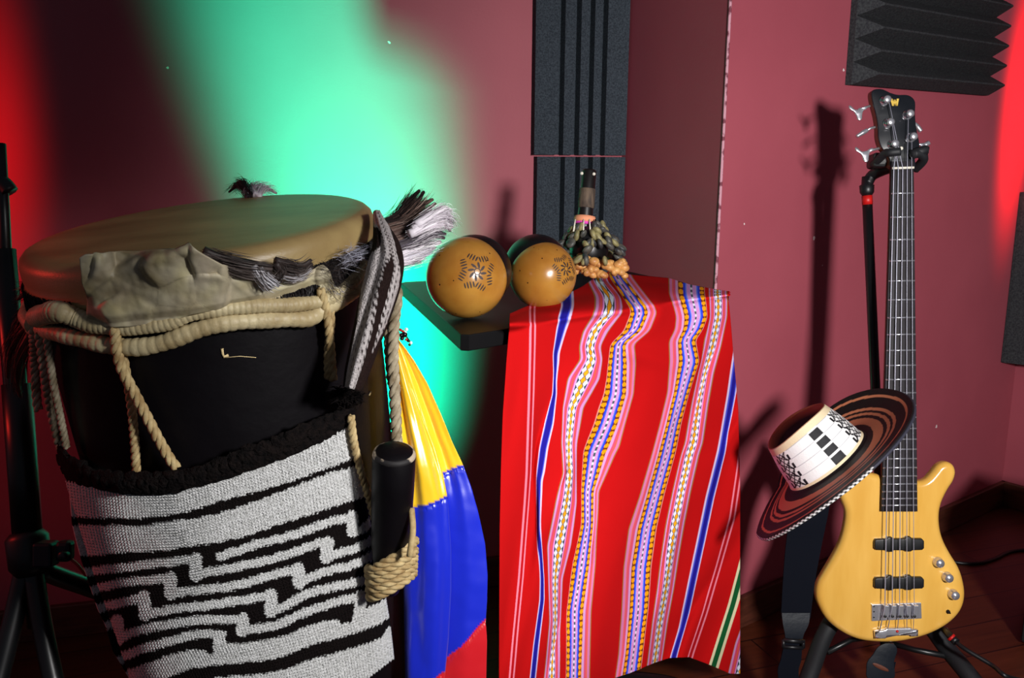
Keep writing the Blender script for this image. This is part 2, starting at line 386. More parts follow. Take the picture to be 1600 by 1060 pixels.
# wedge panel on the right wall
def wedge_panel():
    tl = on_plane(1320, 132, W1, wn); tr_ = on_plane(1535, 146, W1, wn)
    u0 = np.dot(tl - W1, wu); u1 = np.dot(tr_ - W1, wu); zb = (tl[2] + tr_[2]) / 2 - .004
    zs = on_plane(1440, 123 - 33, W1, wn)[2] - on_plane(1440, 123, W1, wn)[2]
    base = .018; pk = .062; nW = 8; prof = [(0, .001), (0, base)]
    for i in range(nW):
        prof += [((i + .46) * zs, pk), ((i + .54) * zs, pk), ((i + 1) * zs, base)]
    prof.append((nW * zs, .001)); n = len(prof); v = []
    for side in (0, 1):
        for h, d in prof:
            u = u0 + max(0, d - base) * 1.1 if side == 0 else u1
            v.append(W1 + wu * u + wn * d + V(0, 0, zb + h))
    f = [(i, i + 1, n + i + 1, n + i) for i in range(n - 1)] + [(n - 1, 0, n, 2 * n - 1), tuple(range(n)), tuple(range(2 * n - 1, n - 1, -1))]
    bm = bmesh.new(); vs = [bm.verts.new(tuple(p)) for p in v]
    for q in f: bm.faces.new([vs[i] for i in q])
    bmesh.ops.recalc_face_normals(bm, faces=bm.faces[:]); bmesh.ops.triangulate(bm, faces=[p for p in bm.faces if len(p.verts) > 4])
    bm.verts.index_update(); vv = [p.co[:] for p in bm.verts]; ff = [[q.index for q in p.verts] for p in bm.faces]; bm.free()
    tag(mk('wedge_foam_panel', vv, ff, M_foamb, smooth=False), 'black wedge foam panel with horizontal ridges on the wall above the bass', 'acoustic foam')
wedge_panel()
def corner_foam():
    a = on_plane(1563, 566, W1, wn); a2 = a + wn * .004; uu = np.dot(a2 - CORN, wu); z0 = a[2]; h = .55
    tri = [wu * uu + wn * .002, wu * uu + wn * .012, wu * uu * .8 + wn * .08, wu * uu * .5 + wn * .16, wu * uu * .2 + wn * .25, -wu * .004 + wn * .30, -wu * .004 + wn * .002]
    n = len(tri); v = [CORN + t + V(0, 0, z - CORN[2]) for z in (z0, z0 + h) for t in tri]
    f = [(i, (i + 1) % n, n + (i + 1) % n, n + i) for i in range(n)] + [tuple(range(n))[::-1], tuple(range(n, 2 * n))]
    tag(mk('corner_foam_block', v, f, M_foamb, smooth=False), 'dark foam block in the room corner, cut off by the right edge', 'acoustic foam')
corner_foam()

# ------------------------------------------------------------------ table
ZT = .91
A_ = on_z(722, 525, ZT); B_ = on_z(625, 441, ZT); C_ = on_z(1143, 459, ZT)
D_ = V(.27, 2.235, ZT)
A_[2] = B_[2] = C_[2] = 0
TB = empty('pedestal_table', V(.12, 1.9, 0), 'black pedestal table carrying the gourds and the red striped cloth', 'table')
poly = [A_[:2], C_[:2], D_[:2], B_[:2]]
def densify(poly, k=6):
    out = []
    for i in range(len(poly)):
        a = np.asarray(poly[i]); b = np.asarray(poly[(i + 1) % len(poly)])
        out += [a + (b - a) * t for t in np.linspace(.02, .98, k)]
    return out
slab('table_top', densify(poly), lambda x, y, d: V(x, y, d), ZT - .026, ZT, M_tbl, TB, rnd=.002, smooth=False)
PC = V(.16, 1.83, 0)
lathe('pedestal_column', [(0, .03), (.035, .03), (.035, ZT - .03), (.09, ZT - .03), (0, ZT - .027)], PC, V(0, 0, 1), M_blk, TB, seg=24)
for i, a in enumerate((-62, 28, 118, 208)):
    d = V(math.cos(math.radians(a)), math.sin(math.radians(a)), 0); P = smooth_path([PC + V(0, 0, .09), PC + d * .10 + V(0, 0, .075), PC + d * .2 + V(0, 0, .04), PC + d * .25 + V(0, 0, .016)], 14)
    tube('foot', P, .016, M_blk, TB, 10)

# ------------------------------------------------------------------ red woven cloth
def cloth():
    lin = s2l
    A = [(480, 832), (541, 831), (616, 829), (740, 825), (785, 822), (904, 813), (1060, 798), (1090, 795)]
    Bc = [(459, 885), (480, 886), (511, 876), (553, 866), (583, 866), (616, 866), (662, 857), (700, 848), (751, 841), (836, 842), (904, 846), (938, 846), (1006, 837), (1060, 831), (1090, 828)]
    Bh = [(459, 8), (480, 8), (511, 7), (553, 3), (583, 2), (616, 3.5), (662, 7), (737, 4), (751, 2), (836, 1.6), (904, 3), (938, 3.5), (1006, 4), (1060, 4)]
    Cc = [(440, 934), (465, 952), (486, 952), (517, 929), (541, 921), (562, 924), (592, 911), (637, 893), (692, 888), (740, 890), (785, 884), (853, 872), (904, 866), (972, 866), (1060, 861), (1090, 859)]
    Ch = [(440, 15), (465, 20), (486, 21), (541, 15), (562, 16), (592, 25), (637, 14), (692, 11), (740, 9), (785, 16), (853, 19), (904, 11), (972, 8.5), (1060, 12)]
    Dc = [(432, 962), (462, 983), (486, 1000), (517, 989), (538, 965), (565, 964), (616, 961), (662, 947), (707, 928), (768, 917), (819, 917), (880, 908), (955, 898), (1040, 896), (1090, 895)]
    Dh = [(432, 12), (486, 14), (538, 11), (565, 15), (616, 17), (662, 18), (700, 19), (740, 14), (768, 10), (819, 9), (880, 14), (955, 13), (1040, 12)]
    Dp = [(432, 12), (486, 14), (565, 14), (616, 11), (662, 11), (700, 17), (768, 7), (819, 7), (880, 8), (955, 12), (1040, 13)]
    Ec = [(459, 1080), (495, 1087), (515, 1082), (532, 1071), (565, 1076), (613, 1064), (662, 1051), (710, 1040), (775, 1022), (826, 1009), (887, 1000), (955, 997), (1023, 990), (1060, 985), (1090, 982)]
    Eh = [(459, 22), (495, 19), (530, 13), (565, 17), (613, 12), (662, 11), (710, 13), (775, 13), (826, 14), (887, 15), (955, 15), (1023, 13)]
    Ep = [(459, 13), (565, 14), (613, 10), (710, 9), (775, 10), (826, 14), (887, 12), (1023, 12)]
    Fc = [(465, 1121), (495, 1121), (541, 1112), (583, 1101), (631, 1092), (692, 1083), (710, 1077), (768, 1064), (819, 1054), (870, 1046), (921, 1039), (972, 1030), (1033, 1022), (1090, 1014)]
    Fh = [(465, 14), (541, 13), (583, 12), (692, 13), (819, 13), (921, 12), (1033, 11)]
    G = [(460, 1163), (510, 1157), (556, 1151), (616, 1143), (707, 1127), (778, 1109), (846, 1095), (911, 1081), (982, 1066), (1026, 1053), (1090, 1040)]
    H = [(460, 1212), (556, 1195), (616, 1180), (677, 1160), (734, 1154), (809, 1143), (890, 1120), (958, 1100), (1023, 1078), (1090, 1062)]
    I = [(460, 1262), (616, 1226), (734, 1198), (820, 1178), (880, 1161), (945, 1144), (1040, 1114), (1090, 1100)]
    J = [(460, 1315), (700, 1262), (880, 1208), (960, 1180), (1006, 1163), (1050, 1153), (1090, 1145)]
    Lf = [(490, 797), (560, 791), (650, 785), (740, 782), (830, 780), (1060, 779), (1090, 779)]
    Rs = [(455, 1138), (470, 1143), (500, 1146), (550, 1150), (640, 1158), (760, 1161), (900, 1161), (1055, 1161), (1090, 1161)]
    uA, uB, uC, uD, uE, uF, uG, uH, uI, uJ, uR = 45, 97, 150, 204, 317, 371, 424, 476, 526, 579, 630
    def ysm(K):
        w_ = np.hanning(11)[1:-1]; w_ /= w_.sum(); Kp = np.concatenate([2 * K[:1] - K[4:0:-1], K, 2 * K[-1:] - K[-2:-6:-1]], 0)
        return np.array([np.convolve(Kp[:, i], w_, 'valid') for i in range(K.shape[1])]).T
    def knots(y):
        f = lambda t: interp(y, t)
        K = [(0, f(Lf)), (uA - 5, f(A) - 4), (uA + 5, f(A) + 4), (uB - 8, f(Bc) - f(Bh)), (uB + 8, f(Bc) + f(Bh)),
             (uC - 28, f(Cc) - f(Ch)), (uC + 28, f(Cc) + f(Ch)), (uD - 17, f(Dc) - f(Dh)), (uD + 17, f(Dc) + f(Dh)), (uD + 32, f(Dc) + f(Dh) + f(Dp)),
             (uE - 32, f(Ec) - f(Eh) - f(Ep)), (uE - 17, f(Ec) - f(Eh)), (uE + 17, f(Ec) + f(Eh)), (uF - 28, f(Fc) - f(Fh)), (uF + 28, f(Fc) + f(Fh)),
             (uG - 8, f(G) - 5), (uG + 8, f(G) + 5), (uH - 5, f(H) - 4), (uH + 5, f(H) + 4), (uI - 8, f(I) - 7), (uI + 8, f(I) + 7), (uJ - 28, f(J) - 16), (uJ + 28, f(J) + 22), (uR, f(J) + 40)]
        k = np.array(K); k[1:, 1] = np.maximum.accumulate(k[:, 1])[1:]
        return k
    nu = 790; U = np.linspace(0, uR, nu)
    hem = lambda x: interp(x, [(700, 1095), (900, 1080), (957, 1061), (985, 1052), (1019, 1036), (1040, 1029), (1070, 1027), (1107, 1040), (1141, 1053), (1161, 1053), (1400, 1050)])
    efn = nrm(V(*( (C_ - A_)[1], -(C_ - A_)[0], 0)))       # outward normal of the front edge
    P0 = A_ + efn * .012
    edge_y = lambda x: np.interp(x, [700, 1143, 1500], [529, 461, 406])
    outl = lambda x: interp(x, [(780, 494), (797, 491), (832, 476), (885, 458), (934, 438), (962, 428), (985, 425), (1010, 428), (1050, 436), (1080, 446), (1115, 453), (1140, 457), (1500, 404)])
    nh = 400
    # hanging part: t=0 at the edge, t=1 at the hem; iterate to find y for every column
    xs0 = np.interp(U, *knots(500).T)
    ytop = edge_y(np.minimum(xs0, 1150)); ytop = np.maximum(ytop, 460)
    xb = np.interp(U, *knots(1050).T); ybot = hem(np.minimum(xb, 1161))
    ts = np.linspace(0, 1, nh); PX = np.zeros((nh, nu)); PY = np.zeros((nh, nu))
    ys = np.arange(420, 1100, 2.0); KX = np.array([np.interp(U, *knots(y).T) for y in ys])       # [y,u]
    ker = np.ones(15) / 15
    KX = np.array([np.convolve(np.pad(r, 7, 'reflect', reflect_type='odd'), ker, 'valid') for r in KX])   # soften corners across
    KX = ysm(KX)
    for j, t in enumerate(ts):
        y = ytop + (ybot - ytop) * t; PY[j] = y
        fi = (y - ys[0]) / 2; i0 = np.clip(fi.astype(int), 0, len(ys) - 2); fr = fi - i0
        PX[j] = KX[i0, np.arange(nu)] * (1 - fr) + KX[i0 + 1, np.arange(nu)] * fr
    Rr = interp(PY, Rs); over = np.maximum(0, PX - Rr + 6)
    xv = np.where(over > 0, Rr - 6 + 6 * (1 - np.exp(-over / 6)) - .06 * over, PX)
    # local compression of the weave -> fold relief
    dxu = np.gradient(PX, axis=1) / np.gradient(U)[None]; dxu = np.clip(dxu, .05, 1.3)
    relief = np.zeros_like(PX)
    slope = np.sqrt(np.maximum(0, 1.15 - dxu ** 2)) * .8
    sgn = np.sin(PY * .012 + U[None] * .045 + 1.3 * np.sin(U[None] * .021))
    relief = np.cumsum(slope * np.sign(sgn) * (uR / nu), axis=1)
    relief -= np.array([np.convolve(np.pad(r, 60, 'edge'), np.ones(121) / 121, 'valid') for r in relief])
    for _ in range(2):
        relief = np.array([np.convolve(np.pad(r, 10, 'edge'), np.ones(21) / 21, 'valid') for r in relief])
    relief = np.array([np.convolve(np.pad(c, 8, 'edge'), np.ones(17) / 17, 'valid') for c in relief.T]).T
    relief = np.clip(relief, -26, 26)
    env = np.clip(ts * 5, 0, 1)[:, None]
    wob = 5 * np.sin(U[None] * .055 + PY * .006 + 2) * env
    # cross folds below the edge (sag of the cloth)
    crease = 7 * np.exp(-((PY - (545 + .25 * (PX - 960))) / 14) ** 2) * np.clip(1 - abs(PX - 990) / 120, 0, 1)
    D = rays(xv, PY); kk = ((P0 - CAM) @ efn) / (D @ efn)
    disp = (relief * .8 + wob + crease + 8) * .001 + .035 * ts[:, None] ** 1.3
    Ph = CAM + D * kk[..., None]
    shift = disp / -(D @ efn)                            # move along the view ray, outward of the plane
    Ph = CAM + D * (kk - shift)[..., None]
    Ph += (-efn * .9 + nrm(C_ - A_) * 0)[None, None] * (over * .00125)[..., None]
    # top part
    ntop = 70; tt = np.linspace(1, 0, ntop, endpoint=False); PT = np.zeros((ntop, nu, 3)); TX = np.zeros((ntop, nu)); TY = np.zeros((ntop, nu))
    for j, t in enumerate(tt):
        x0 = xv[0]
        ytg = outl(x0); y = ytop + (ytg - ytop) * t
        fi = np.clip((y - ys[0]) / 2, 0, len(ys) - 1.01); i0 = fi.astype(int); fr = fi - i0
        x = KX[i0, np.arange(nu)] * (1 - fr) + KX[i0 + 1, np.arange(nu)] * fr
        x = np.where(U > uE - 40, np.where(PX[0] < 1140, x, x0), x); ov = x > 1141; x = np.where(ov, 1141 + 2 * (1 - np.exp(-(x - 1141) / 20)), x)
        TX[j] = x; TY[j] = y
        Dt = rays(x, y); bump = .006 + .010 * math.sin(PI * min(1, t * 1.3)) * (.6 + .4 * np.sin(U * .06 + t * 5)) * np.clip((1120 - x) / 100, 0.1, 1)
        kz = (ZT + bump - CAM[2]) / Dt[:, 2]; PT[j] = CAM + Dt * kz[:, None]
    # blend the first hanging rows onto the edge point
    P = np.concatenate([PT, Ph], 0)
    j0 = ntop
    for _ in range(3):
        Q = P.copy()
        for j in range(j0 - 6, j0 + 14): Q[j] = (P[j - 2] + P[j - 1] + P[j] + P[j + 1] + P[j + 2]) / 5
        P[j0 - 6:j0 + 14] = Q[j0 - 6:j0 + 14]
    # pattern: arc length along the stripes
    allx = np.concatenate([TX, xv], 0); ally = np.concatenate([TY, PY], 0)
    dv = np.sqrt(np.diff(allx, axis=0) ** 2 + np.diff(ally, axis=0) ** 2); dv = np.minimum(dv, 4)
    Vv = np.concatenate([np.zeros((1, nu)), np.cumsum(dv.mean(1, keepdims=True) * np.ones((1, nu)), 0)], 0)
    # the stripe direction keeps one common length, so use the mean of neighbouring columns
    Ug = np.broadcast_to(U[None], Vv.shape)
    red = lin((186, 17, 19)); colr = np.empty(Vv.shape + (3,)); colr[:] = red
    def paint(mask, c): colr[mask] = lin(c)
    def st(u0, a, b, c): paint((Ug > u0 + a) & (Ug < u0 + b), c)
    for u in (uA, uH):
        st(u, -6, -2.6, (236, 128, 150)); st(u, 2.6, 6, (236, 128, 150)); st(u, -1, 1, (170, 20, 30))
    for u in (uB, uG):
        st(u, -9, 9, (206, 190, 226)); st(u, -6.5, 6.5, (70, 80, 205)); st(u, -4.5, 4.5, (34, 26, 140))
    st(uI, -9, 9, (214, 206, 168)); st(uI, -4.5, 4.5, (22, 84, 44))
    for u in (uC, uF, uJ):
        for s in (-1, 1):
            q = lambda a, b, c: st(u, *sorted((s * a, s * b)), c)
            q(26.5, 28, (150, 110, 60)); q(23, 26.5, (206, 140, 196)); q(19, 23, (214, 72, 110)); q(16, 19, (226, 90, 66)); q(13.5, 16, (206, 70, 120)); q(10.5, 13.5, (222, 150, 214))
        st(u, -10.5, 10.5, (44, 66, 80)); du = Ug - u
        ph = Vv / 11.0
        for off, c0, sh in ((-6.2, (226, 228, 246), 0), (6.2, (226, 228, 246), .0), (0, (240, 160, 24), .5)):
            fr = (ph + sh) % 1 - .5; paint(np.abs(du - off) / 4.6 + np.abs(fr) / .52 < 1, c0)
    for u, s in ((uD, 1), (uE, -1)):
        st(u, -17, 17, (232, 150, 140)); st(u, -16, 16, (104, 46, 16)); st(u, -9.6, 9.6, (40, 62, 214)); st(u, -7.4, 7.4, (92, 120, 240)); st(u, -5.6, 5.6, (196, 160, 222))
        du = Ug - u; hat = ((Vv / 3.2 + np.abs(du) * .28) % 1) < .32; paint(hat & (np.abs(du) < 5.4) & (np.abs(du) > 1.4), (236, 110, 186))
        paint((np.abs(du) < 1.3) & ((Vv / 9.0) % 1 < .55), (66, 86, 96)); paint((np.abs(du) < 1.3) & ((Vv / 9.0) % 1 >= .55), (216, 216, 226))
        for off in (-12.8, 12.8):
            fr = (Vv / 9.5) % 1 - .5; paint(((du - off) / 3.1) ** 2 + (fr / .40) ** 2 < 1, (240, 156, 20))
        for a, b, c in ((17, 20.5, (206, 150, 206)), (20.5, 24, (216, 80, 110)), (24, 26, (228, 96, 80)), (26, 30.5, (214, 120, 170)), (30.5, 32, (156, 110, 60))):
            st(u, *sorted((s * a, s * b)), c)
    nv = P.shape[0]
    # thickness: back layer
    Nn = np.cross(np.gradient(P, axis=1), np.gradient(P, axis=0)); Nn /= np.linalg.norm(Nn, axis=2, keepdims=True) + 1e-12
    flip = np.sign((Nn * (CAM - P)).sum(2).mean()); Nn *= flip
    fc = np.array(grid_faces(nv, nu))
    verts = P.reshape(-1, 3)
    o = mk('woven_cloth', verts, fc, M_cloth, None, True, colr.reshape(-1, 3))
    md = o.modifiers.new('thick', 'SOLIDIFY'); md.thickness = .0018; md.offset = -1 if flip < 0 else -1
    tag(o, 'red woven cloth with blue, pink and orange stripes draped over the black table', 'cloth')
    return P
cloth()

# ------------------------------------------------------------------ gourd maracas
def maraca(cx, cy, rpx, k, back, label, med, rot):
    c = at_k(cx, cy, k); r = rpx / FPX * k
    vd = nrm(ray(cx, cy)); bx, by, br, bz = back
    hd_ = nrm(vd * .9 + RGT * bx + UPV * by)
    root = empty('gourd_maraca', V(c[0], c[1], ZT), label, 'maraca')
    prof = [(math.sin(a) * r, -math.cos(a) * r * 1.0) for a in np.linspace(0, PI, 40)]
    prof[0] = (0, -r); prof[-1] = (0, r)
    lathe('gourd', prof, c, hd_, M_gourd, root, seg=64)
    c2 = c + hd_ * r * bz + (RGT * bx + UPV * by) * r * .22; r2 = r * br
    lathe('dark_gourd_back', [(math.sin(a) * r2 + 1e-7 * (a == 0), -math.cos(a) * r2) for a in np.linspace(0, PI, 30)], c2, hd_, M_gdark, root, seg=48, label='black back of the gourd')
    tube('handle', [c2 + hd_ * r2 * .8, c2 + hd_ * r2 * 1.75 + V(0, 0, -.01)], .011, M_wood, root, 12)
    # carved rosette: dashes burnt on the rind around direction d
    d = nrm(at_k(med[0], med[1], k - r / 1.0 * .9) - c); e1 = perp(d); e2 = np.cross(d, e1); mb = MB()
    def onS(x, y): q = nrm(d + e1 * x + e2 * y); ax = np.dot(q, hd_); return c + q * r * (1.004 + .03 * (-ax) * math.sqrt(max(0, 1 - ax * ax)) * 0)
    def dash(x0, y0, x1, y1, w):
        n = 5; L = []
        t = nrm(np.array([x1 - x0, y1 - y0])); s = np.array([-t[1], t[0]])
        for i in range(n):
            a = i / (n - 1); x = x0 + (x1 - x0) * a; y = y0 + (y1 - y0) * a; ww = w * math.sin(PI * (.15 + .7 * a))
            L += [onS(x - s[0] * ww, y - s[1] * ww), onS(x + s[0] * ww, y + s[1] * ww)]
        mb.add(L, [(2 * i, 2 * i + 1, 2 * i + 3, 2 * i + 2) for i in range(n - 1)])
    R = med[2]
    for i in range(8):
        a = 2 * PI * i / 8 + rot
        sg = 1 if i % 2 else -1; dx, dy = math.cos(a + sg * .75), math.sin(a + sg * .75)
        for q in range(4):
            o_ = (q - 1.5) * .15 * R; x, y = .76 * R * math.cos(a) - dy * o_, .76 * R * math.sin(a) + dx * o_; l_ = R * (.19 - .03 * abs(q - 1.5))
            dash(x - dx * l_, y - dy * l_, x + dx * l_, y + dy * l_, R * .042)
        dash(R * .18 * math.cos(a), R * .18 * math.sin(a), R * .45 * math.cos(a + .4), R * .45 * math.sin(a + .4), R * .06)
    for i in range(10):
        a = 2 * PI * i / 10; b_ = 2 * PI * (i + 1) / 10; dash(R * .15 * math.cos(a), R * .15 * math.sin(a), R * .15 * math.cos(b_), R * .15 * math.sin(b_), R * .03)
    mk('carved_rosette', mb.v, mb.f, M_burn, root, label='dark burnt star rosette')
    return c, r
def rest_k(cx, cy, rpx):       # depth at which a ball of this image size rests on the table
    ks = np.linspace(1.2, 2.4, 2000); z = CAM[2] + ks * ray(cx, cy)[2] - rpx / FPX * ks
    return ks[np.argmin(abs(z - ZT - .001))]
k1 = rest_k(729, 434, 63.5); k2 = rest_k(848, 430, 52.5)
print('maraca depths', k1, k2)
maraca(729, 434, 63.5, k1, (.35, .25, .93, .35), 'larger gourd maraca with star rosette facing forward, near table corner', (745, 425, .52), .2)
maraca(848, 430, 52.5, k2, (-.30, .42, .98, .40), 'smaller gourd maraca partly on the red cloth, rosette turned aside', (893, 418, .5), .6)

# ------------------------------------------------------------------ seed rattle standing on the cloth
def rattle():
    k = 1.93; base = at_k(925, 432, k); zb = ZT + .02; base[2] = max(base[2], zb)
    up = nrm(at_k(920, 268, k) - at_k(913, 345, k)); root = empty('seed_rattle', V(base[0], base[1], ZT + .01), 'rattle of dark pods and tan seeds with upright black handle', 'rattle')
    p = lambda x, y, dk=0: at_k(x, y, k + dk)
    px2m = k / FPX
    axis0 = p(913, 352); L = 352 - 268
    lathe('handle', [(0, -.03), (.0165, -.03), (.0165, .0), (.0150, .03), (.0145, .108), (.012, .112), (0, .112)], axis0, up, M_wood, root, seg=24)
    lathe('thread_winding', [(.0145, .034), (.0165, .036), (.0162, .072), (.0145, .074)], axis0, up, M_wind, root, seg=24)
    lathe('ribbon_band', [(.015, .005), (.0215, .006), (.0225, .012), (.0205, .018), (.015, .019)], axis0, up, M_orng, root, seg=24, label='peach woven band')
    lathe('pink_band', [(.015, .0005), (.0205, .001), (.0215, .005), (.0205, .0065), (.015, .007)], axis0, up, M_pink, root, seg=24, label='bright pink band')
    for x, y in ((909, 271), (928, 272)):
        v, f = ico_vf(p(x, y, -.014), .0035, 2); mk('stud', v, f, M_white, root, label='white stud')
    for x in (899, 912, 921, 930):
        tube('cord', [p(x, 343, -.022), p(x + (x - 914) * .2, 362, -.03)], .0016, M_white if x != 930 else M_bead_b, root, 6)
    # core bundle
    C1 = p(920, 385); prof = [(0, -.05), (.03, -.045), (.04, -.01), (.034, .02), (.016, .04), (0, .042)]
    lathe('core', prof, C1, V(0, 0, 1), M_gdark, root, seg=20)
    n = 0
    for i in range(84):
        a = random.uniform(-1.1, PI + 1.1); h = random.uniform(0, 1); py = lerp(352, 408, h)
        rr = lerp(22, 52, min(1, h * 1.6)); x = 920 + rr * math.cos(a) * random.uniform(.75, 1.0); dk = -abs(math.sin(a)) * rr * px2m * .9 if math.sin(a) > -.2 else .03
        c = p(x, py, dk); ax = nrm(V(random.gauss(0, .6), random.gauss(0, .4), -1) + RGT * (x - 920) / 40)
        v, f = ico_vf(c, .0125 * random.uniform(.75, 1.2), 2, ax, (.85, .5, 1.0)); mk('seed_pod', v, f, M_podg if random.random() < .38 else M_pod, root)
    for i in range(52):
        t = i / 51; x = lerp(884, 976, random.random()); py = random.uniform(402, 430) + (x - 930) * .06; dk = random.uniform(-.055, -.03) * (1 - abs(x - 930) / 90)
        v, f = ico_vf(p(x, py, dk), .0102 * random.uniform(.75, 1.15), 2, rng.normal(0, 1, 3), (1, .75, .9)); mk('tan_seed', v, f, M_seed, root, label='tan seed')
rattle()

# ------------------------------------------------------------------ drum
HK = 1.25; HC = at_k(315, 349, HK)
rl = math.radians(5.4); el = math.radians(17.9)
DN = nrm(math.cos(el) * (-math.sin(rl) * RGT + math.cos(rl) * UPV) - math.sin(el) * FWD)
E1 = nrm(RGT - DN * np.dot(RGT, DN)); E2 = np.cross(E1, DN); E2 = E2 if np.dot(E2, -FWD) > 0 else -E2
RT = [(-1.4, .14), (-.62, .186), (-.45, .199), (-.25, .2085), (-.06, .213), (-.05, .2225), (0, .2225), (.5, .2225)]
def dsurf(phi, h, off=0): return HC + DN * h + (interp(h, RT) + off) * (math.cos(phi) * E1 + math.sin(phi) * E2)
_ks = np.linspace(.75, 1.75, 900)
def dhit(px, py, off=0.0):
    d = ray(px, py); P = CAM + _ks[:, None] * d; q = P - HC; h = q @ DN; rad = np.linalg.norm(q - h[:, None] * DN, axis=1)
    g = rad - (interp(h, RT) + off)
    idx = np.where(g <= 0)[0]
    if len(idx):
        i = idx[0]
        if i > 0: kk = _ks[i - 1] + (_ks[i] - _ks[i - 1]) * g[i - 1] / (g[i - 1] - g[i])
        else: kk = _ks[0]
    else: kk = _ks[np.argmin(g)]
    return CAM + kk * d
def dpath(pts, off=0.0, n=40): return smooth_path([dhit(x, y, off) for x, y in pts], n)
foot = HC - DN * ((HC[2]) / DN[2]); 
DR = empty('hand_drum', V(foot[0], foot[1], 0), 'tall black drum with hide head, rope rings and shaggy rim', 'drum')
zb_h = -(HC[2] / DN[2])
prof = [(.19, -.03), (.214, -.05)] + [(interp(h, RT), h) for h in np.linspace(-.07, zb_h - .06, 40)]
v, f = lathe_vf(prof, HC, DN, E1, 96); v[:, 2] = np.maximum(v[:, 2], 0)
mk('drum_shell', v, f, M_lac, DR)
prof = [(0, .002), (.10, .0015), (.19, 0), (.207, -.001), (.214, -.004), (.2195, -.010), (.2215, -.018), (.2212, -.032), (.2195, -.041), (.2230, -.046), (.221, -.052), (.210, -.054)]
lathe('drum_head', prof, HC, DN, M_skin, DR, e1=E1, seg=128)
# dark fur skirt beneath the head, all around
def fur_ring(a0, a1, n, h0, h1, cols, w, name, out=.01, nn=3000, label=None):
    mb = MB()
    for i in range(nn):
        a = random.uniform(a0, a1); p0 = dsurf(a, h0 + random.uniform(-.006, .006), .001); ln_ = random.uniform(.6, 1.1)
        p1 = dsurf(a + random.gauss(0, .03), lerp(h0, h1, .5 * ln_), out * random.uniform(.4, 1.2)); p2 = dsurf(a + random.gauss(0, .06), lerp(h0, h1, ln_), out * random.uniform(.2, 1.3))
        side = nrm(np.cross(p2 - p0, rng.normal(0, 1, 3))) * w; c = s2l(np.clip(np.asarray(random.choice(cols), float) * random.uniform(.7, 1.2), 0, 255))
        mb.add([p0 - side, p0 + side, p1 - side * .8, p1 + side * .8, p2], [(0, 1, 3, 2), (2, 3, 4)], c)
    mk(name, mb.v, mb.f, M_hair, DR, col=mb.c, label=label)
fur_ring(-.3, .95, 1, -.042, -.098, [(20, 16, 18), (28, 22, 24), (34, 28, 30)], .0007, 'fur_skirt', nn=3800, label='dark fur below the head')
fur_ring(2.0, 3.5, 1, -.046, -.098, [(20, 16, 18), (26, 20, 22)], .0007, 'fur_skirt', nn=2600, label='dark fur below the head')
# hide flap in front
top = [(125, 402), (133, 397), (150, 396), (190, 392), (240, 392), (275, 391), (290, 385), (295, 381), (303, 388), (320, 398), (345, 412), (370, 425), (400, 436), (430, 440), (460, 434), (490, 420), (506, 414), (516, 424), (522, 448), (545, 452), (562, 420), (572, 410)]
bot = [(128, 512), (150, 511), (200, 510), (260, 504), (300, 490), (340, 482), (420, 474), (480, 470), (520, 464), (550, 450), (575, 432)]
nu, nv = 190, 56; P = np.zeros((nv, nu, 3)); cc = np.zeros((nv, nu, 3))
hl = s2l((214, 206, 182)); 
for i in range(nu):
    x = lerp(125, 572, i / (nu - 1)); yt = interp(x, top); yb = interp(x, bot)
    for j in range(nv):
        t = j / (nv - 1); y = lerp(yt, yb, t); xl = x
        if x < 165: xl = x + interp(y, [(395, 0), (410, 0), (440, 3), (470, 14), (495, 12), (512, 2)]) * (1 - (x - 125) / 40)
        q = Vector((xl * .02, y * .02, 3.1))
        q2 = q * 1.0 + Vector((.25 * mnoise.noise(q * 1.1), .25 * mnoise.noise(q * 1.1 + Vector((5, 1, 2))), 0)); fold = 0; crz = 0
        for sc_, am_ in ((.40, .050), (.95, .016)):
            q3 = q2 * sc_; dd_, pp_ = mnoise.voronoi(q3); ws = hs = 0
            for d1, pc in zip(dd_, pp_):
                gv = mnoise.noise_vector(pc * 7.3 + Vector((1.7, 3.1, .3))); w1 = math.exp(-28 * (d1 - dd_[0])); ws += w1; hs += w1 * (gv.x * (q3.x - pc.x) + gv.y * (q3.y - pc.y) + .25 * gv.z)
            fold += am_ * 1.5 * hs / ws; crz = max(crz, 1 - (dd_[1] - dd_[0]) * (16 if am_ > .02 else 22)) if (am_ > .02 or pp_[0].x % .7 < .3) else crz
        fold += .007 * mnoise.noise(q * .6 + Vector((9, 0, 0))) + .0012 * mnoise.noise(q * 5)
        lift = interp(x, [(125, .030), (280, .032), (340, .022), (420, .012), (572, .010)])
        lift = lift * (1 - t * .45) + fold * (1 - .5 * t) * interp(x, [(125, 1), (300, 1), (450, .5), (572, .35)])
        P[j, i] = dhit(xl, y, max(.003, lift))
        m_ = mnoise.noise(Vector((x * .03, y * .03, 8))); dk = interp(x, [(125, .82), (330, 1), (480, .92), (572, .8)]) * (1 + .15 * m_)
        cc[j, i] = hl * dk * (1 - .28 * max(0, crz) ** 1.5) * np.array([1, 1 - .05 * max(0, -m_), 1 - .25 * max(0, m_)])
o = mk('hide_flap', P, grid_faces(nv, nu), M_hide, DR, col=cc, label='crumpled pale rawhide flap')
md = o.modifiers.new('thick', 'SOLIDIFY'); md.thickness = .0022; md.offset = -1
for x, y in ((138, 444), (146, 448)):
    pass
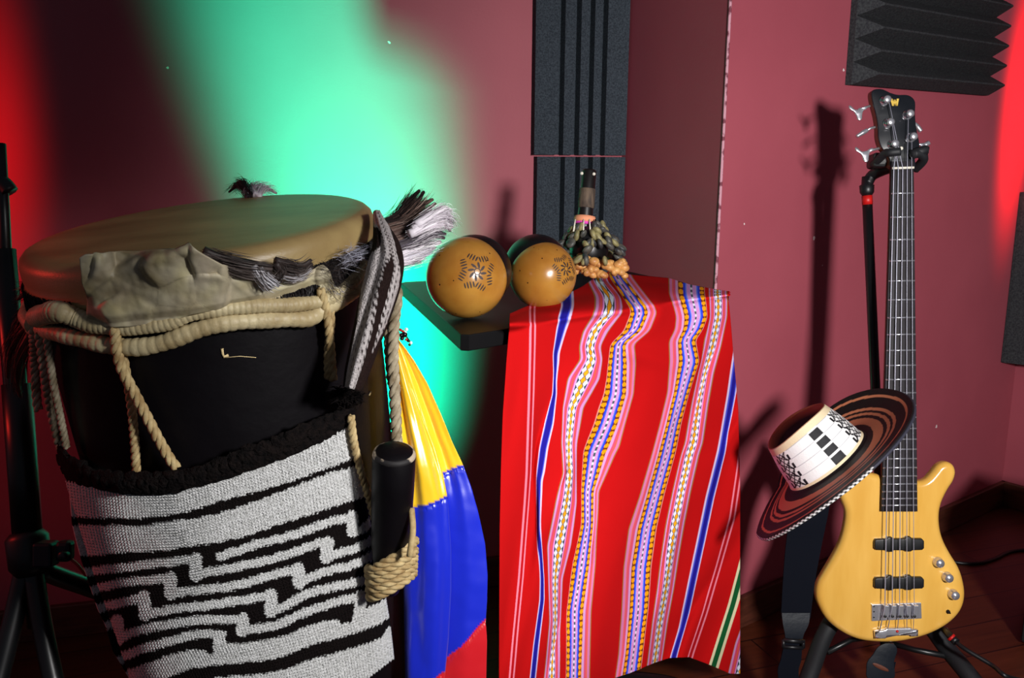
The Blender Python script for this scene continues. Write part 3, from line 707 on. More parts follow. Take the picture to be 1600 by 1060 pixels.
# furry fold along the flap
dk1, dk2, gr = (52, 42, 40), (88, 76, 72), (176, 172, 176)
G = lambda pts, off, cols: (np.array([dhit(x, y, off) for x, y in pts]), cols)
gds = []
for a, cols in ((0, [dk1, dk2]), (5, [dk2, dk1]), (10, [dk1, dk2, (116, 102, 94)]), (15, [(110, 98, 92), dk2])):
    gds.append(G([(318, 392 + a * .6), (340, 400 + a), (365, 406 + a * 1.2), (395, 412 + a * 1.2), (425, 416 + a)], .030, cols))
gds += [G([(395, 415), (402, 428), (412, 442), (425, 452)], .03, [gr, dk2]), G([(404, 420), (412, 432), (424, 442), (436, 447)], .03, [gr, (200, 198, 204)]),
        G([(430, 412), (440, 425), (430, 438), (440, 440)], .028, [dk1, dk2]), G([(430, 408), (450, 412), (470, 416), (486, 406)], .026, [dk1, (70, 58, 54)]), G([(430, 416), (450, 424), (470, 424), (488, 412)], .026, [dk1, dk2]),
        G([(440, 430), (458, 434), (474, 430), (486, 420)], .024, [gr, dk2])]
fur('fur_fold', gds, 120, .0022, .0006, M_hair, DR, core=.0052, spread=.8, label='brown fur along the flap edge')
gds = [G([(500, 420), (515, 425), (528, 420), (540, 405)], .02, [dk1, (30, 24, 26)]), G([(512, 440), (522, 452), (530, 462), (538, 456)], .02, [gr, dk1]),
       G([(535, 408), (550, 400), (560, 398), (575, 402)], .022, [(190, 190, 206), (150, 150, 165)]), G([(528, 408), (538, 404), (548, 406), (575, 412)], .02, [(180, 180, 195), dk1]),
       G([(520, 428), (528, 440), (540, 448), (545, 440)], .018, [(28, 22, 24)])]
fur('fur_tuft', gds, 60, .0045, .00035, M_hair, DR, spread=1.6, label='grey and dark tuft below the rim')
# right tuft, back tuft, left tuft
g = lambda pts, k, cols: (np.array([at_k(x, y, k + .02 * i) for i, (x, y) in enumerate(pts)]), cols)
dkb, br2, wht = (38, 28, 28), (104, 82, 74), (232, 224, 232)
gds = [g([(596, 352), (622, 336), (642, 312), (655, 298)], 1.26, [dkb, (50, 34, 32)]), g([(600, 352), (626, 342), (650, 318), (662, 300)], 1.25, [dkb, dkb, br2]), g([(600, 358), (632, 346), (658, 322), (676, 312)], 1.24, [br2, dkb]),
       g([(600, 364), (636, 352), (662, 334), (680, 318)], 1.235, [br2, dkb, (150, 130, 120)]), g([(600, 372), (636, 360), (664, 344), (686, 328)], 1.23, [(90, 70, 64), br2]), g([(604, 380), (640, 368), (668, 352), (692, 334)], 1.225, [br2, (60, 46, 44), (160, 146, 140)]),
       g([(650, 352), (680, 334), (697, 328), (704, 346)], 1.225, [wht]), g([(645, 360), (678, 342), (700, 340), (706, 356)], 1.225, [wht, (210, 200, 210)]), g([(640, 366), (672, 352), (694, 350), (703, 360)], 1.22, [wht]),
       g([(606, 388), (642, 376), (672, 362), (696, 366)], 1.22, [(60, 52, 58), (120, 112, 124)]), g([(610, 394), (644, 384), (674, 370), (694, 372)], 1.22, [(70, 62, 68), wht]), g([(612, 402), (646, 392), (670, 384), (688, 378)], 1.22, [wht, wht, (90, 82, 90)]),
       g([(616, 408), (644, 400), (664, 394), (678, 388)], 1.22, [wht, (200, 196, 210)]), g([(618, 414), (640, 408), (654, 404), (664, 398)], 1.22, [wht, (120, 110, 120)])]
fur('fur_tuft', gds, 150, .0032, .0005, M_hair, DR, core=.0062, spread=1.2, label='shaggy brown and white tuft sticking out to the right')
gds = [g([(392, 310), (382, 298), (372, 290), (358, 300)], 1.43, [(30, 24, 28), (60, 52, 58)]), g([(396, 308), (386, 294), (378, 284), (366, 288)], 1.43, [(30, 24, 28)]), g([(400, 306), (396, 296), (404, 291), (420, 296)], 1.43, [wht, (205, 190, 205)]), g([(404, 308), (408, 298), (418, 295), (432, 302)], 1.43, [wht]), g([(388, 310), (386, 300), (392, 292), (400, 290)], 1.43, [(60, 50, 56), wht])]
fur('fur_tuft', gds, 110, .003, .0005, M_hair, DR, core=.005, spread=1.3, label='small black and white tuft behind the rim')
gds = [g([(60, 480), (42, 492), (28, 510), (22, 540)], 1.2, [(88, 50, 44), (60, 40, 38)]), g([(62, 486), (44, 500), (32, 530), (28, 570)], 1.2, [(110, 66, 54)]), g([(64, 494), (46, 512), (38, 550), (36, 590)], 1.2, [(100, 60, 50), (130, 110, 100)]), g([(60, 500), (34, 520), (16, 552), (12, 590)], 1.2, [(96, 40, 34)]),
       g([(50, 520), (30, 560), (28, 600), (32, 620)], 1.2, [(96, 52, 44)]), g([(70, 462), (50, 452), (40, 458), (28, 468)], 1.2, [(40, 30, 32)]), g([(74, 452), (60, 448), (50, 450), (36, 452)], 1.2, [(30, 24, 26)])]
fur('fur_tuft', gds, 100, .0036, .0005, M_hair, DR, core=.0062, spread=1.3, label='brown tuft hanging at the left of the rim')
# rings
def ribbed(path, r, per):
    P = np.asarray(path); d = np.r_[0, np.cumsum(np.linalg.norm(np.diff(P, axis=0), axis=1))]; n = int(d[-1] / per * 6); P = resample(P, n); t = np.linspace(0, d[-1], n)
    rr = np.interp(t, d, np.broadcast_to(np.asarray(r, float), d.shape)) if np.ndim(r) else r
    rad = rr * (1 - .075 * np.abs(np.sin(PI * t / per)) ** 6 + .05 * np.sin(t * 131))
    return tube_vf(P, rad, 14)
def backring(h, off, a0, a1, n=60): return [dsurf(a, h, off) for a in np.linspace(a0, a1, n)]
up_pts = [(58, 496), (75, 490), (95, 488), (120, 497), (150, 508), (185, 512), (225, 511), (265, 504), (300, 491), (340, 484), (400, 478), (450, 477), (500, 471), (530, 458), (552, 438), (566, 420), (574, 408)]
P = dpath(up_pts, .012, 90)
v, f = ribbed(P, np.interp(np.arange(len(P)), [0, 12, 30, 50, 80, 90], [.0125, .013, .009, .0085, .009, .0085]), .0062); mk('upper_ring', v, f, M_wrap, DR)
lo_pts = [(52, 512), (80, 519), (115, 527), (160, 538), (210, 543), (255, 536), (300, 519), (345, 506), (400, 501), (450, 499), (485, 497), (505, 482), (530, 470), (552, 455), (570, 434)]
v, f = ribbed(dpath(lo_pts, .010, 90), .0102, .010); mk('lower_ring', v, f, M_wrap, DR)
def ang(p): q = np.asarray(p) - HC; return math.atan2(q @ E2, q @ E1), q @ DN
aL, hL = ang(dhit(54, 508, .012)); aR, hR = ang(dhit(572, 422, .012))
bk = [dsurf(a, h, .012) for a, h in zip(np.linspace(aR, aL - 2 * PI, 60), np.linspace(hR, hL, 60))]
v, f = ribbed(bk, .011, .008); mk('rear_ring', v, f, M_wrap, DR)
# ropes
def drope(pts, off, r, m=None, n=40): return rope('rope', dpath(pts, off, n), r, m or M_rope, DR)
drope([(186, 530), (192, 556), (200, 600), (207, 650), (211, 700), (213, 737)], .010, .0052)
drope([(180, 512), (182, 545), (192, 580), (212, 618), (235, 662), (258, 705), (276, 732)], .020, .0060)
drope([(500, 452), (506, 470), (512, 500), (516, 540), (520, 594)], .018, .0055)
drope([(516, 475), (518, 510), (512, 545), (512, 592)], .014, .0045)
drope([(62, 520), (70, 580), (78, 630), (92, 690), (97, 702)], .016, .0062, M_rope2)
drope([(52, 515), (54, 570), (58, 630), (60, 640)], .016, .0055, M_rope2)
drope([(72, 520), (82, 590), (92, 640), (104, 700)], .014, .0045, M_rope2)
KP = 1.20
rope('rope', smooth_path([at_k(x, y, k) for x, y, k in ((604, 388, 1.2), (612, 420, 1.2), (620, 460, 1.2), (616, 500, 1.21), (614, 560, 1.215), (617, 620, 1.22), (620, 700, 1.235))], 40), .0075, M_rope2, DR)
rope('rope', smooth_path([at_k(x, y, k) for x, y, k in ((597, 420, 1.21), (607, 470, 1.21), (607, 540, 1.22), (612, 600, 1.23))], 30), .006, M_rope2, DR)
rope('rope', dpath([(548, 650), (553, 690), (562, 730), (574, 770), (586, 815), (595, 845), (603, 866)], .034, 40), .0050, M_rope, DR)
# wedge peg with rope lashing
pt = at_k(616, 708, KP - .035); pb = at_k(606, 965, KP + .075); pax = nrm(pb - pt); rp = 33 / FPX * KP
lathe('tuning_wedge', [(0, -.006), (rp * .45, -.0055), (rp * .8, -.003), (rp * .93, 0), (rp, .003), (rp, .05), (rp * .93, .14), (rp * .68, .19), (rp * .5, .212), (0, .216)], pt, pax, M_lac, DR, seg=40)
lathe('wedge_rim', [(rp * .86, -.0022), (rp * .95, -.0012), (rp * 1.005, .003), (rp * .98, .004)], pt, pax, mat('chipped_wood', (176, 160, 140), .7, col2=(20, 16, 18), nscale=40, nramp=(.42, .47)), DR, seg=40, label='chipped pale rim', cap=False)
for i in range(5):
    y0 = 868 + i * 11.5; cpt = at_k(612, y0, KP + .03 + .004 * i); q = []
    for a in np.linspace(-.35 * PI, 1.05 * PI, 30):
        q.append(cpt + RGT * math.cos(a) * rp * 1.12 * (1.0 - .012 * i) - FWD * math.sin(a) * rp * 1.1 + UPV * (.010 * math.cos(a) + .008 * (1 if i == 0 else .6) * math.cos(a) - .004 * i * 0))
    rope('rope', q, .0060, M_rope, DR)
tube('rope_tie', smooth_path([at_k(643, 795, KP - .01), at_k(645, 830, KP - .02), at_k(640, 870, KP - .02)], 12), .004, M_rope, DR)
# chips in the lacquer
def scratch(pts, w, m):
    q = [dhit(x, y, .0008) for x, y in pts]; tube('lacquer_chip', q, w, m, DR, 5, label='pale chip in the lacquer')
M_bare = mat('bare_wood', (214, 190, 140), .7)
scratch([(347, 545), (348, 553), (350, 558), (357, 555)], .0018, M_bare); scratch([(352, 559), (375, 557), (400, 559)], .0005, M_bare)
scratch([(560, 622), (566, 621)], .001, M_bare); scratch([(580, 612), (577, 618)], .001, M_bare)

# ------------------------------------------------------------------ woven bag hanging on the drum
def bag():
    Lx = [(690, 95), (748, 106), (818, 112), (840, 117), (877, 127), (919, 141), (952, 152), (977, 164), (1016, 175), (1039, 189), (1058, 200), (1120, 226)]
    Rx = [(630, 540), (665, 547), (708, 554), (740, 560), (775, 564), (806, 570), (843, 579), (871, 585), (902, 591), (933, 597), (975, 604), (1027, 610), (1120, 616)]
    b1t = [(95, 746), (105, 748), (150, 756), (200, 765), (240, 765), (275, 764), (300, 756), (340, 745), (390, 729), (440, 711), (490, 690), (520, 675), (548, 664), (560, 658)]
    b1b = [(95, 806), (180, 806), (230, 806), (260, 802), (300, 795), (340, 781), (400, 765), (450, 751), (500, 733), (550, 715), (565, 708)]
    b2t = [(95, 820), (180, 817), (222, 820), (260, 812), (300, 808), (340, 800), (400, 780), (460, 757), (510, 738), (556, 726), (570, 721)]
    b2b = [(95, 868), (150, 866), (200, 860), (260, 857), (300, 850), (340, 844), (380, 836), (430, 818), (480, 803), (520, 789), (564, 775), (580, 768)]
    w3t = [(150, 1062), (200, 1047), (235, 1033), (266, 1020), (297, 1012), (316, 1010), (334, 1020), (338, 1000), (352, 1000), (381, 1001), (423, 994), (448, 989), (475, 975), (506, 967), (523, 965), (530, 972), (546, 970), (549, 946), (566, 948), (585, 942), (597, 933), (620, 922)]
    w3b = [(150, 1090), (254, 1058), (276, 1050), (297, 1041), (328, 1036), (360, 1033), (381, 1031), (423, 1027), (444, 1021), (485, 1004), (527, 994), (558, 985), (589, 973), (600, 965), (620, 956)]
    w4t = [(150, 1100), (280, 1068), (340, 1054), (402, 1050), (444, 1043), (485, 1027), (527, 1016), (568, 1004), (589, 996), (603, 977), (620, 968)]
    w4b = [(150, 1130), (340, 1118), (480, 1090), (570, 1060), (610, 1029), (620, 1024)]
    S = [([(345, 866), (375, 857), (402, 846), (440, 838), (464, 831), (506, 815), (545, 806)], 6.5), ([(545, 806), (546, 829)], 9), ([(546, 830), (560, 827), (575, 814)], 6.5),
         ([(120, 894), (133, 892), (183, 886), (245, 878), (297, 871), (308, 870)], 6.5), ([(308, 870), (308, 896)], 9.5), ([(308, 896), (328, 890), (360, 886), (381, 880), (423, 872), (464, 858), (496, 846), (508, 846)], 6.5), ([(508, 846), (506, 869)], 9.5), ([(506, 869), (527, 862), (547, 857), (568, 848), (585, 836)], 6.5),
         ([(128, 924), (141, 921), (193, 908), (245, 902), (270, 900)], 6.5), ([(270, 900), (270, 924)], 9.5), ([(270, 924), (297, 920), (328, 917), (360, 913), (381, 909), (423, 896), (464, 886)], 6.5), ([(464, 886), (466, 908)], 9.5), ([(466, 908), (485, 898), (506, 890), (537, 884), (564, 875), (590, 855)], 6.5),
         ([(140, 952), (154, 948), (193, 940), (230, 929)], 6.5), ([(230, 929), (232, 957)], 9.5), ([(232, 957), (245, 953), (287, 946), (328, 942), (360, 937), (381, 934), (423, 927)], 6.5), ([(423, 927), (422, 952)], 9.5), ([(422, 952), (444, 944), (475, 925), (506, 917), (537, 911), (572, 904), (586, 896)], 6.5), ([(586, 892), (590, 920)], 6),
         ([(150, 980), (166, 975), (190, 967)], 6), ([(190, 967), (192, 996)], 9.5), ([(192, 996), (208, 987), (245, 975), (287, 968), (318, 964), (350, 964), (380, 963)], 6.5), ([(380, 963), (379, 981)], 9.5), ([(379, 981), (402, 978), (433, 973), (464, 958), (496, 946), (527, 936), (560, 930)], 6.5), ([(558, 930), (558, 955)], 9),
         ([(170, 1034), (187, 1029), (224, 1012), (266, 998), (297, 989), (328, 985), (348, 987)], 6.5), ([(344, 990), (345, 1014)], 9.5)]
    nu, nv = 380, 330
    s = np.linspace(0, 1, nu); t = np.linspace(0, 1, nv); PXx = np.zeros((nv, nu)); PYy = np.zeros((nv, nu))
    topc = lambda x: interp(x, b1t); botc = lambda x: interp(x, w4b)
    xs = np.linspace(106, 548, nu); xe = np.linspace(215, 614, nu)
    for j in range(nv):
        x = lerp(xs, xe, t[j])
        for _ in range(4):
            y = lerp(topc(lerp(xs, x, .6)), botc(x), t[j]); xl = interp(y[0], Lx); xr = interp(y[-1], Rx); x = lerp(xl, xr, s)
        PXx[j] = x; PYy[j] = y
    X_, Y_ = PXx, PYy
    jag = 2.2 * (np.abs(((X_ + .5 * Y_) / 5.0) % 1 - .5) * 4 - 1)
    jag = jag + 1.2 * np.array([[mnoise.noise(Vector((X_[j, i] * .12, Y_[j, i] * .12, 0))) for i in range(nu)] for j in range(nv)])
    Yj = Y_ + jag
    wmask = np.zeros_like(X_, bool)
    for a, b in ((b1t, b1b), (b2t, b2b), (w3t, w3b), (w4t, w4b)): wmask |= (Yj > interp(X_, a)) & (Yj < interp(X_, b))
    for pts, w in S:
        pts = np.array(pts, float)
        for p, q in zip(pts[:-1], pts[1:]):
            d = q - p; L2 = d @ d; tt = np.clip(((X_ - p[0]) * d[0] + (Yj - p[1]) * d[1]) / L2, 0, 1)
            wmask |= (X_ - p[0] - tt * d[0]) ** 2 + (Yj - p[1] - tt * d[1]) ** 2 < w * w
    wc, bc = s2l((226, 226, 226)), s2l((20, 14, 14))
    colr = np.where(wmask[..., None], wc, bc)
    P = np.zeros((nv, nu, 3))
    for j in range(0, nv):
        for i in range(nu):
            ee = min(s[i], 1 - s[i]); off = .018 + .008 * min(1, ee * 5) + .005 * mnoise.noise(Vector((s[i] * 4, t[j] * 3, 1)))
            # small knitted stitch relief
            off += .0006 * math.sin(i * PI / 2 + (j % 4) * .8) * math.sin(j * PI / 2)
            if j % 1 == 0: P[j, i] = dhit_fast(X_[j, i], Y_[j, i], off)
    root = empty('woven_bag', V(*dhit(360, 1000, .02)[:2], .35), 'knitted wool bag with black and white stepped stripes hanging on the drum', 'bag')
    o = mk('bag_body', P, np.array(grid_faces(nv, nu)), M_wool, root, col=colr)
    md = o.modifiers.new('thick', 'SOLIDIFY'); md.thickness = .006; md.offset = -1
    # dark rim above the white
    rim_t = [(88, 690), (110, 712), (150, 735), (200, 742), (250, 740), (300, 732), (340, 719), (381, 698), (423, 686), (464, 667), (496, 652), (527, 640), (552, 630)]
    n2 = 150; m2 = 22; R = np.zeros((m2, n2, 3))
    for i in range(n2):
        x0 = lerp(88, 552, i / (n2 - 1)); x1 = lerp(105, 549, i / (n2 - 1))
        for j in range(m2):
            tt = j / (m2 - 1); x = lerp(x0, x1, tt); y = lerp(interp(x0, rim_t), interp(x1, b1t) + 2, tt); ee = min(i, n2 - 1 - i) / n2
            R[j, i] = dhit(x, y, .014 + .015 * min(1, ee * 5) + .004 * math.sin(tt * PI) + .003 * mnoise.noise(Vector((x * .15, y * .15, 4))))
    o = mk('bag_rim', R, grid_faces(m2, n2), M_woold, root, label='black wool rim'); md = o.modifiers.new('thick', 'SOLIDIFY'); md.thickness = .006; md.offset = -1
    # tuft of dark wool at the knot
    mb = MB()
    for _ in range(520):
        a = random.uniform(0, 2 * PI); q = random.random() ** .6
        x0, y0 = 541 + random.gauss(0, 9), 622 + random.gauss(0, 5); x1, y1 = x0 + math.cos(a) * 26 * q, y0 + math.sin(a) * 14 * q
        p0 = dhit(x0, y0, .03); p1 = dhit((x0 + x1) / 2, (y0 + y1) / 2 - 4, .044); p2 = dhit(x1, y1, .03 + random.uniform(-.008, .012)); sd = nrm(np.cross(p2 - p0, rng.normal(0, 1, 3))) * .0007
        mb.add([p0 - sd, p0 + sd, p1 - sd, p1 + sd, p2], [(0, 1, 3, 2), (2, 3, 4)])
    mb.add(*ico_vf(dhit(541, 622, .022), .016, 2, None, (1.3, 1, .8)))
    mk('wool_knot', mb.v, mb.f, M_woold, root, label='black wool knot')
    # strap over the rim of the drum
    cl = [(588, 330, 3), (592, 345, 7), (597, 362, 12), (603, 385, 20), (603, 410, 26), (598, 440, 27), (588, 475, 26), (578, 510, 23), (568, 545, 20), (558, 580, 17), (550, 608, 12)]
    c = smooth_path(np.array(cl, float), 90); nu2 = 60; SP = np.zeros((len(c), nu2, 3)); SC = np.zeros((len(c), nu2, 3))
    T = np.gradient(c[:, :2], axis=0); T /= np.linalg.norm(T, axis=1, keepdims=True); d_ = np.r_[0, np.cumsum(np.linalg.norm(np.diff(c[:, :2], axis=0), axis=1))]
    wl, bl = s2l((196, 188, 188)), s2l((38, 26, 24))
    for j in range(len(c)):
        for i in range(nu2):
            u = i / (nu2 - 1) * 2 - 1; x = c[j, 0] + T[j][1] * u * c[j, 2]; y = c[j, 1] - T[j][0] * u * c[j, 2]
            kfix = interp(c[j, 1], [(330, 1.20), (370, 1.15), (420, 1.115), (610, 1.08)])
            SP[j, i] = at_k(x, y, kfix + .020 * u * u + .012 * max(0, u) - .003 * math.sin(u * 8 + j * .04))
            q = c[j, 1]; sh = interp(q, [(400, .25), (450, .15), (520, .35), (600, .45)]); hw_ = interp(q, [(398, 0), (415, .22), (470, .24), (520, .2), (600, .2)])
            stitch = ((d_[j] / 6.0 + i * .10) % 1); au = abs(u - sh); w_ = au > hw_
            if hw_ < au < hw_ + .14: w_ = stitch > .45
            elif abs(au - hw_ - .28) < .03: w_ = stitch > .4
            elif abs(u + .45) < .03 and q > 400: w_ = stitch > .35
            if u > interp(q, [(350, 1.1), (375, .7), (395, .62), (430, .86), (500, .9), (560, .6), (610, .55)]): w_ = False
            if u < -interp(q, [(330, 1.1), (352, .9), (362, .0), (384, .35), (396, .9), (440, 1.1), (470, .95), (520, .8), (610, .82)]): w_ = False
            SC[j, i] = wl if w_ else bl
    o = mk('bag_strap', SP, grid_faces(len(c), nu2), M_wool, root, col=SC); md = o.modifiers.new('thick', 'SOLIDIFY'); md.thickness = .004; md.offset = 0
    # second turn of the strap, dark edge falling behind
    e = [(602, 378, 1.17), (614, 388, 1.165), (624, 404, 1.16), (625, 424, 1.16), (618, 446, 1.165), (606, 480, 1.17)]
    tube('strap_edge', smooth_path([at_k(*q) for q in e], 30), .0034, M_woold, root, 8, label='dark strap edge')
# faster cone hit for dense grids: refine from a coarse table
def dhit_fast(px, py, off):
    d = ray(px, py); lo = None
    # analytic start: closest approach to the axis
    w0 = CAM - HC; a = d - DN * (d @ DN); b = w0 - DN * (w0 @ DN); A = a @ a; Bq = a @ b; Cq = b @ b
    kk = -Bq / A; r = interp_h((w0 + kk * d) @ DN) + off
    for _ in range(4):
        disc = Bq * Bq - A * (Cq - r * r)
        kk = (-Bq - math.sqrt(disc)) / A if disc > 0 else -Bq / A
        r = interp_h((w0 + kk * d) @ DN) + off
    return CAM + kk * d
def interp_h(h):
    for (h0, r0), (h1, r1) in zip(RT[:-1], RT[1:]):
        if h <= h1: return r0 + (r1 - r0) * (h - h0) / (h1 - h0)
    return RT[-1][1]
bag()

# ------------------------------------------------------------------ satin flag behind the drum
def flag():
    k0 = 1.33
    rt = [(530, 622), (545, 634), (565, 648), (600, 668), (650, 690), (690, 706), (725, 722), (760, 735), (800, 746), (850, 757), (900, 761), (940, 760), (970, 758), (1000, 760), (1100, 758)]
    fold = [(530, 618), (560, 628), (600, 641), (650, 660), (700, 679), (740, 691), (775, 698), (800, 700), (860, 704), (920, 704), (1000, 700), (1100, 690)]
    lf = [(530, 612), (600, 614), (700, 620), (760, 624), (800, 628), (900, 630), (1000, 632), (1100, 634)]
    nu, nv = 130, 170; Sx = np.linspace(0, 1, nu); ys = np.linspace(530, 1110, nv); P = np.zeros((nv, nu, 3)); C = np.zeros((nv, nu, 3))
    yel, blu, rd = s2l((250, 200, 36)), s2l((18, 38, 196)), s2l((206, 22, 34))
    for j, y in enumerate(ys):
        a, b, c = interp(y, lf), interp(y, fold), interp(y, rt); g = min(1, (y - 530) / 200)
        for i, s in enumerate(Sx):
            if s < .55: q = s / .55; x = lerp(a, b, q); dz = -.016 * g * math.sin(PI * q) ** .7 - .012 * g
            elif s < .66: q = (s - .55) / .11; x = lerp(b, b - 10 * g, q); dz = lerp(-.012 * g, .016 * g, q) 
            else: q = (s - .66) / .34; x = lerp(b - 10 * g, c, q); dz = .016 * g - .012 * g * math.sin(PI * q)
            amp = .0075 * min(1, .35 + g); fade = 1 if y < 700 else max(.18, 1 - (y - 700) / 150)
            dz += -amp * fade * (math.sin(s * 19 + 1.2 + .3 * math.sin(y * .01)) + .25 * math.sin(s * 41 + .5 + y * .004)) + .004 * mnoise.noise(Vector((s * 4, y * .012, 2))) + .0006 * mnoise.noise(Vector((s * 9, y * .05, 5)))
            x += 1.0 * g * math.sin(s * 30 + 2)
            P[j, i] = at_k(x, y, k0 + dz + interp(y, [(530, 0), (1110, .05)]))
            yb1 = interp(s, [(0, 794), (.3, 789), (.55, 775), (.56, 760), (.66, 744), (.8, 735), (1, 726)]); yb2 = interp(s, [(0, 1085), (.2, 1078), (.45, 1056), (.62, 1044), (.8, 1012), (1, 966)])
            C[j, i] = yel if y < yb1 else (blu if y < yb2 else rd)
            for yb in (yb1, yb2):
                if abs(y - yb - 4) < 1.8: P[j, i] += FWD * .0025
    o = mk('satin_flag', P, grid_faces(nv, nu), M_satin, None, col=C)
    md = o.modifiers.new('thick', 'SOLIDIFY'); md.thickness = .0012
    tag(o, 'yellow, blue and red satin flag hanging in folds behind the drum', 'flag')
flag()
# beaded charm
bc = at_k(632, 520, 1.30); BR = empty('bead_charm', bc, 'tiny red, black and white bead charm beside the drum rope', 'charm')
for x, y, r, m in ((635, 515, .0026, M_bead_w), (632, 523, .0042, M_bead_b), (633, 521, .0028, M_bead_w), (630, 518, .002, M_bead_r), (627, 524, .003, M_bead_b), (635, 531, .002, M_bead_r), (638, 533, .0022, M_bead_b), (642, 536, .0024, M_bead_w), (626, 516, .0022, M_bead_r), (640, 539, .002, M_bead_b), (628, 529, .003, M_bead_b)):
    v, f = ico_vf(at_k(x, y, 1.298 - .0004 * r), r, 2); mk('bead', v, f, m, BR)
tube('thread', [at_k(642, 536, 1.3), at_k(632, 522, 1.3), at_k(622, 512, 1.3)], .001, M_bead_b, BR, 6)

# ------------------------------------------------------------------ bass guitar
BP0 = at_k(1390, 1005, 2.02); bnrm = nrm(V(-.03, -1, .15))
BX = nrm(np.cross(V(0, 0, 1), -bnrm)); BX = BX if BX[0] > 0 else -BX
BY = nrm(np.cross(bnrm, BX)); BY = BY if BY[2] > 0 else -BY
def b2(px, py, d=0):
    p = on_plane(px, py, BP0 + bnrm * d, bnrm) - BP0; return np.array([p @ BX, p @ BY])
BF = lambda x, y, d: BP0 + BX * x + BY * y + bnrm * d
def bp(px, py, d): q = b2(px, py, d); return BF(q[0], q[1], d)
BS = empty('bass_guitar', V(BP0[0], BP0[1], BP0[2]), 'five string electric bass with honey yellow body on a stand', 'bass guitar')
bo = [(1428, 752), (1440, 753), (1450, 749), (1460, 738), (1467, 729), (1474, 724.5), (1481, 723), (1488, 725), (1493, 730), (1495.5, 738), (1494.5, 746), (1491, 755), (1485, 764), (1479, 775), (1473, 789), (1470, 806), (1471, 826), (1476, 845), (1486, 865), (1500, 888), (1507, 908), (1510, 929), (1507, 948), (1497, 965), (1478, 981), (1452, 994), (1424, 1002), (1396, 1006), (1363, 1005), (1338, 1000), (1314, 988), (1295, 972), (1283, 953), (1277, 934), (1279, 915), (1288, 898), (1301, 876), (1314, 851), (1321, 826), (1323, 802), (1316, 782), (1308, 764), (1297, 746), (1288, 728), (1283, 711), (1284, 697), (1291, 689), (1301, 688), (1312, 695), (1324, 710), (1338, 727), (1355, 738), (1374, 743), (1385, 748)]
poly = smooth_path(np.array([b2(x, y) for x, y in bo]), 220, True)
slab('bass_body', poly, BF, -.036, 0, M_body, BS, rnd=.013, steps=7)
nw = lambda y: (interp(y, [(247, 1393.5), (800, 1377)]), interp(y, [(247, 1428), (800, 1434)]))
fb = [(nw(y)[0], y) for y in np.linspace(252, 800, 12)] + [(nw(y)[1], y) for y in np.linspace(800, 252, 12)]
slab('neck', [b2(x, y, .005) for x, y in [(a + (2 if i < 12 else -2), min(b, 790)) for i, (a, b) in enumerate(fb)]], BF, -.017, .004, M_neck, BS, rnd=.004, steps=3)
slab('fingerboard', [b2(x, y, .011) for x, y in fb], BF, .004, .011, M_fing, BS, rnd=.0015, steps=2)
for n in range(1, 25):
    y = 263 + 703 * (1 - 2 ** (-n / 12)); a, b = nw(y)
    tube('fret', [bp(a + .6, y, .0115), bp(b - .6, y - .6, .0115)], .0017, M_chr, BS, 6)
tube('nut', [bp(1394, 263, .012), bp(1428, 262, .012)], .0026, M_white, BS, 8)
# headstock, tilted slightly back
ho = [(1369, 138), (1376, 136.5), (1383, 137), (1390, 140), (1396, 143), (1407, 146), (1420, 146), (1428, 149), (1433, 155), (1434, 162), (1433, 175), (1433.5, 192), (1435, 205), (1437, 217), (1438, 228), (1436, 238), (1430, 248), (1428, 262), (1394, 262), (1391, 250), (1386, 240), (1378, 229), (1374, 214), (1374, 198), (1372, 180), (1368, 162), (1366, 150), (1366, 142)]
HF = lambda x, y, d: BF(x, y, d - .10 * max(0, y - hy0))
hy0 = b2(1410, 262)[1]
hpoly = [b2(x, y, 0) for x, y in ho]
hd2 = smooth_path(np.array(hpoly), 110, True)
slab('headstock_face', hd2, HF, -.0035, .001, M_head, BS, rnd=.0012, steps=2, label='black headstock face')
slab('headstock', hd2, HF, -.024, -.0035, M_neck, BS, rnd=.0008, steps=2)
def hp(px, py, d): q = b2(px, py, 0); return HF(q[0], q[1], d)
posts = [((1385, 156), 'L', [(1366, 162), (1357, 165), (1347, 168)], [(1333, 163), (1343, 171), (1349, 183)]), ((1389, 192), 'L', [(1373, 196), (1365, 198), (1356, 204)], [(1343, 211), (1353, 205), (1360, 201)]), ((1394.5, 226), 'L', [(1378, 230), (1366, 233), (1358, 236)], [(1344, 233), (1352, 239), (1357, 250)]),
         ((1420, 178.5), 'R', [(1434, 188), (1438, 193), (1441, 197)], [(1435, 190), (1440, 196), (1445, 203)]), ((1424, 214.6), 'R', [(1437, 224), (1444, 224), (1450, 223)], [(1444, 229), (1452, 224), (1457, 221)])]
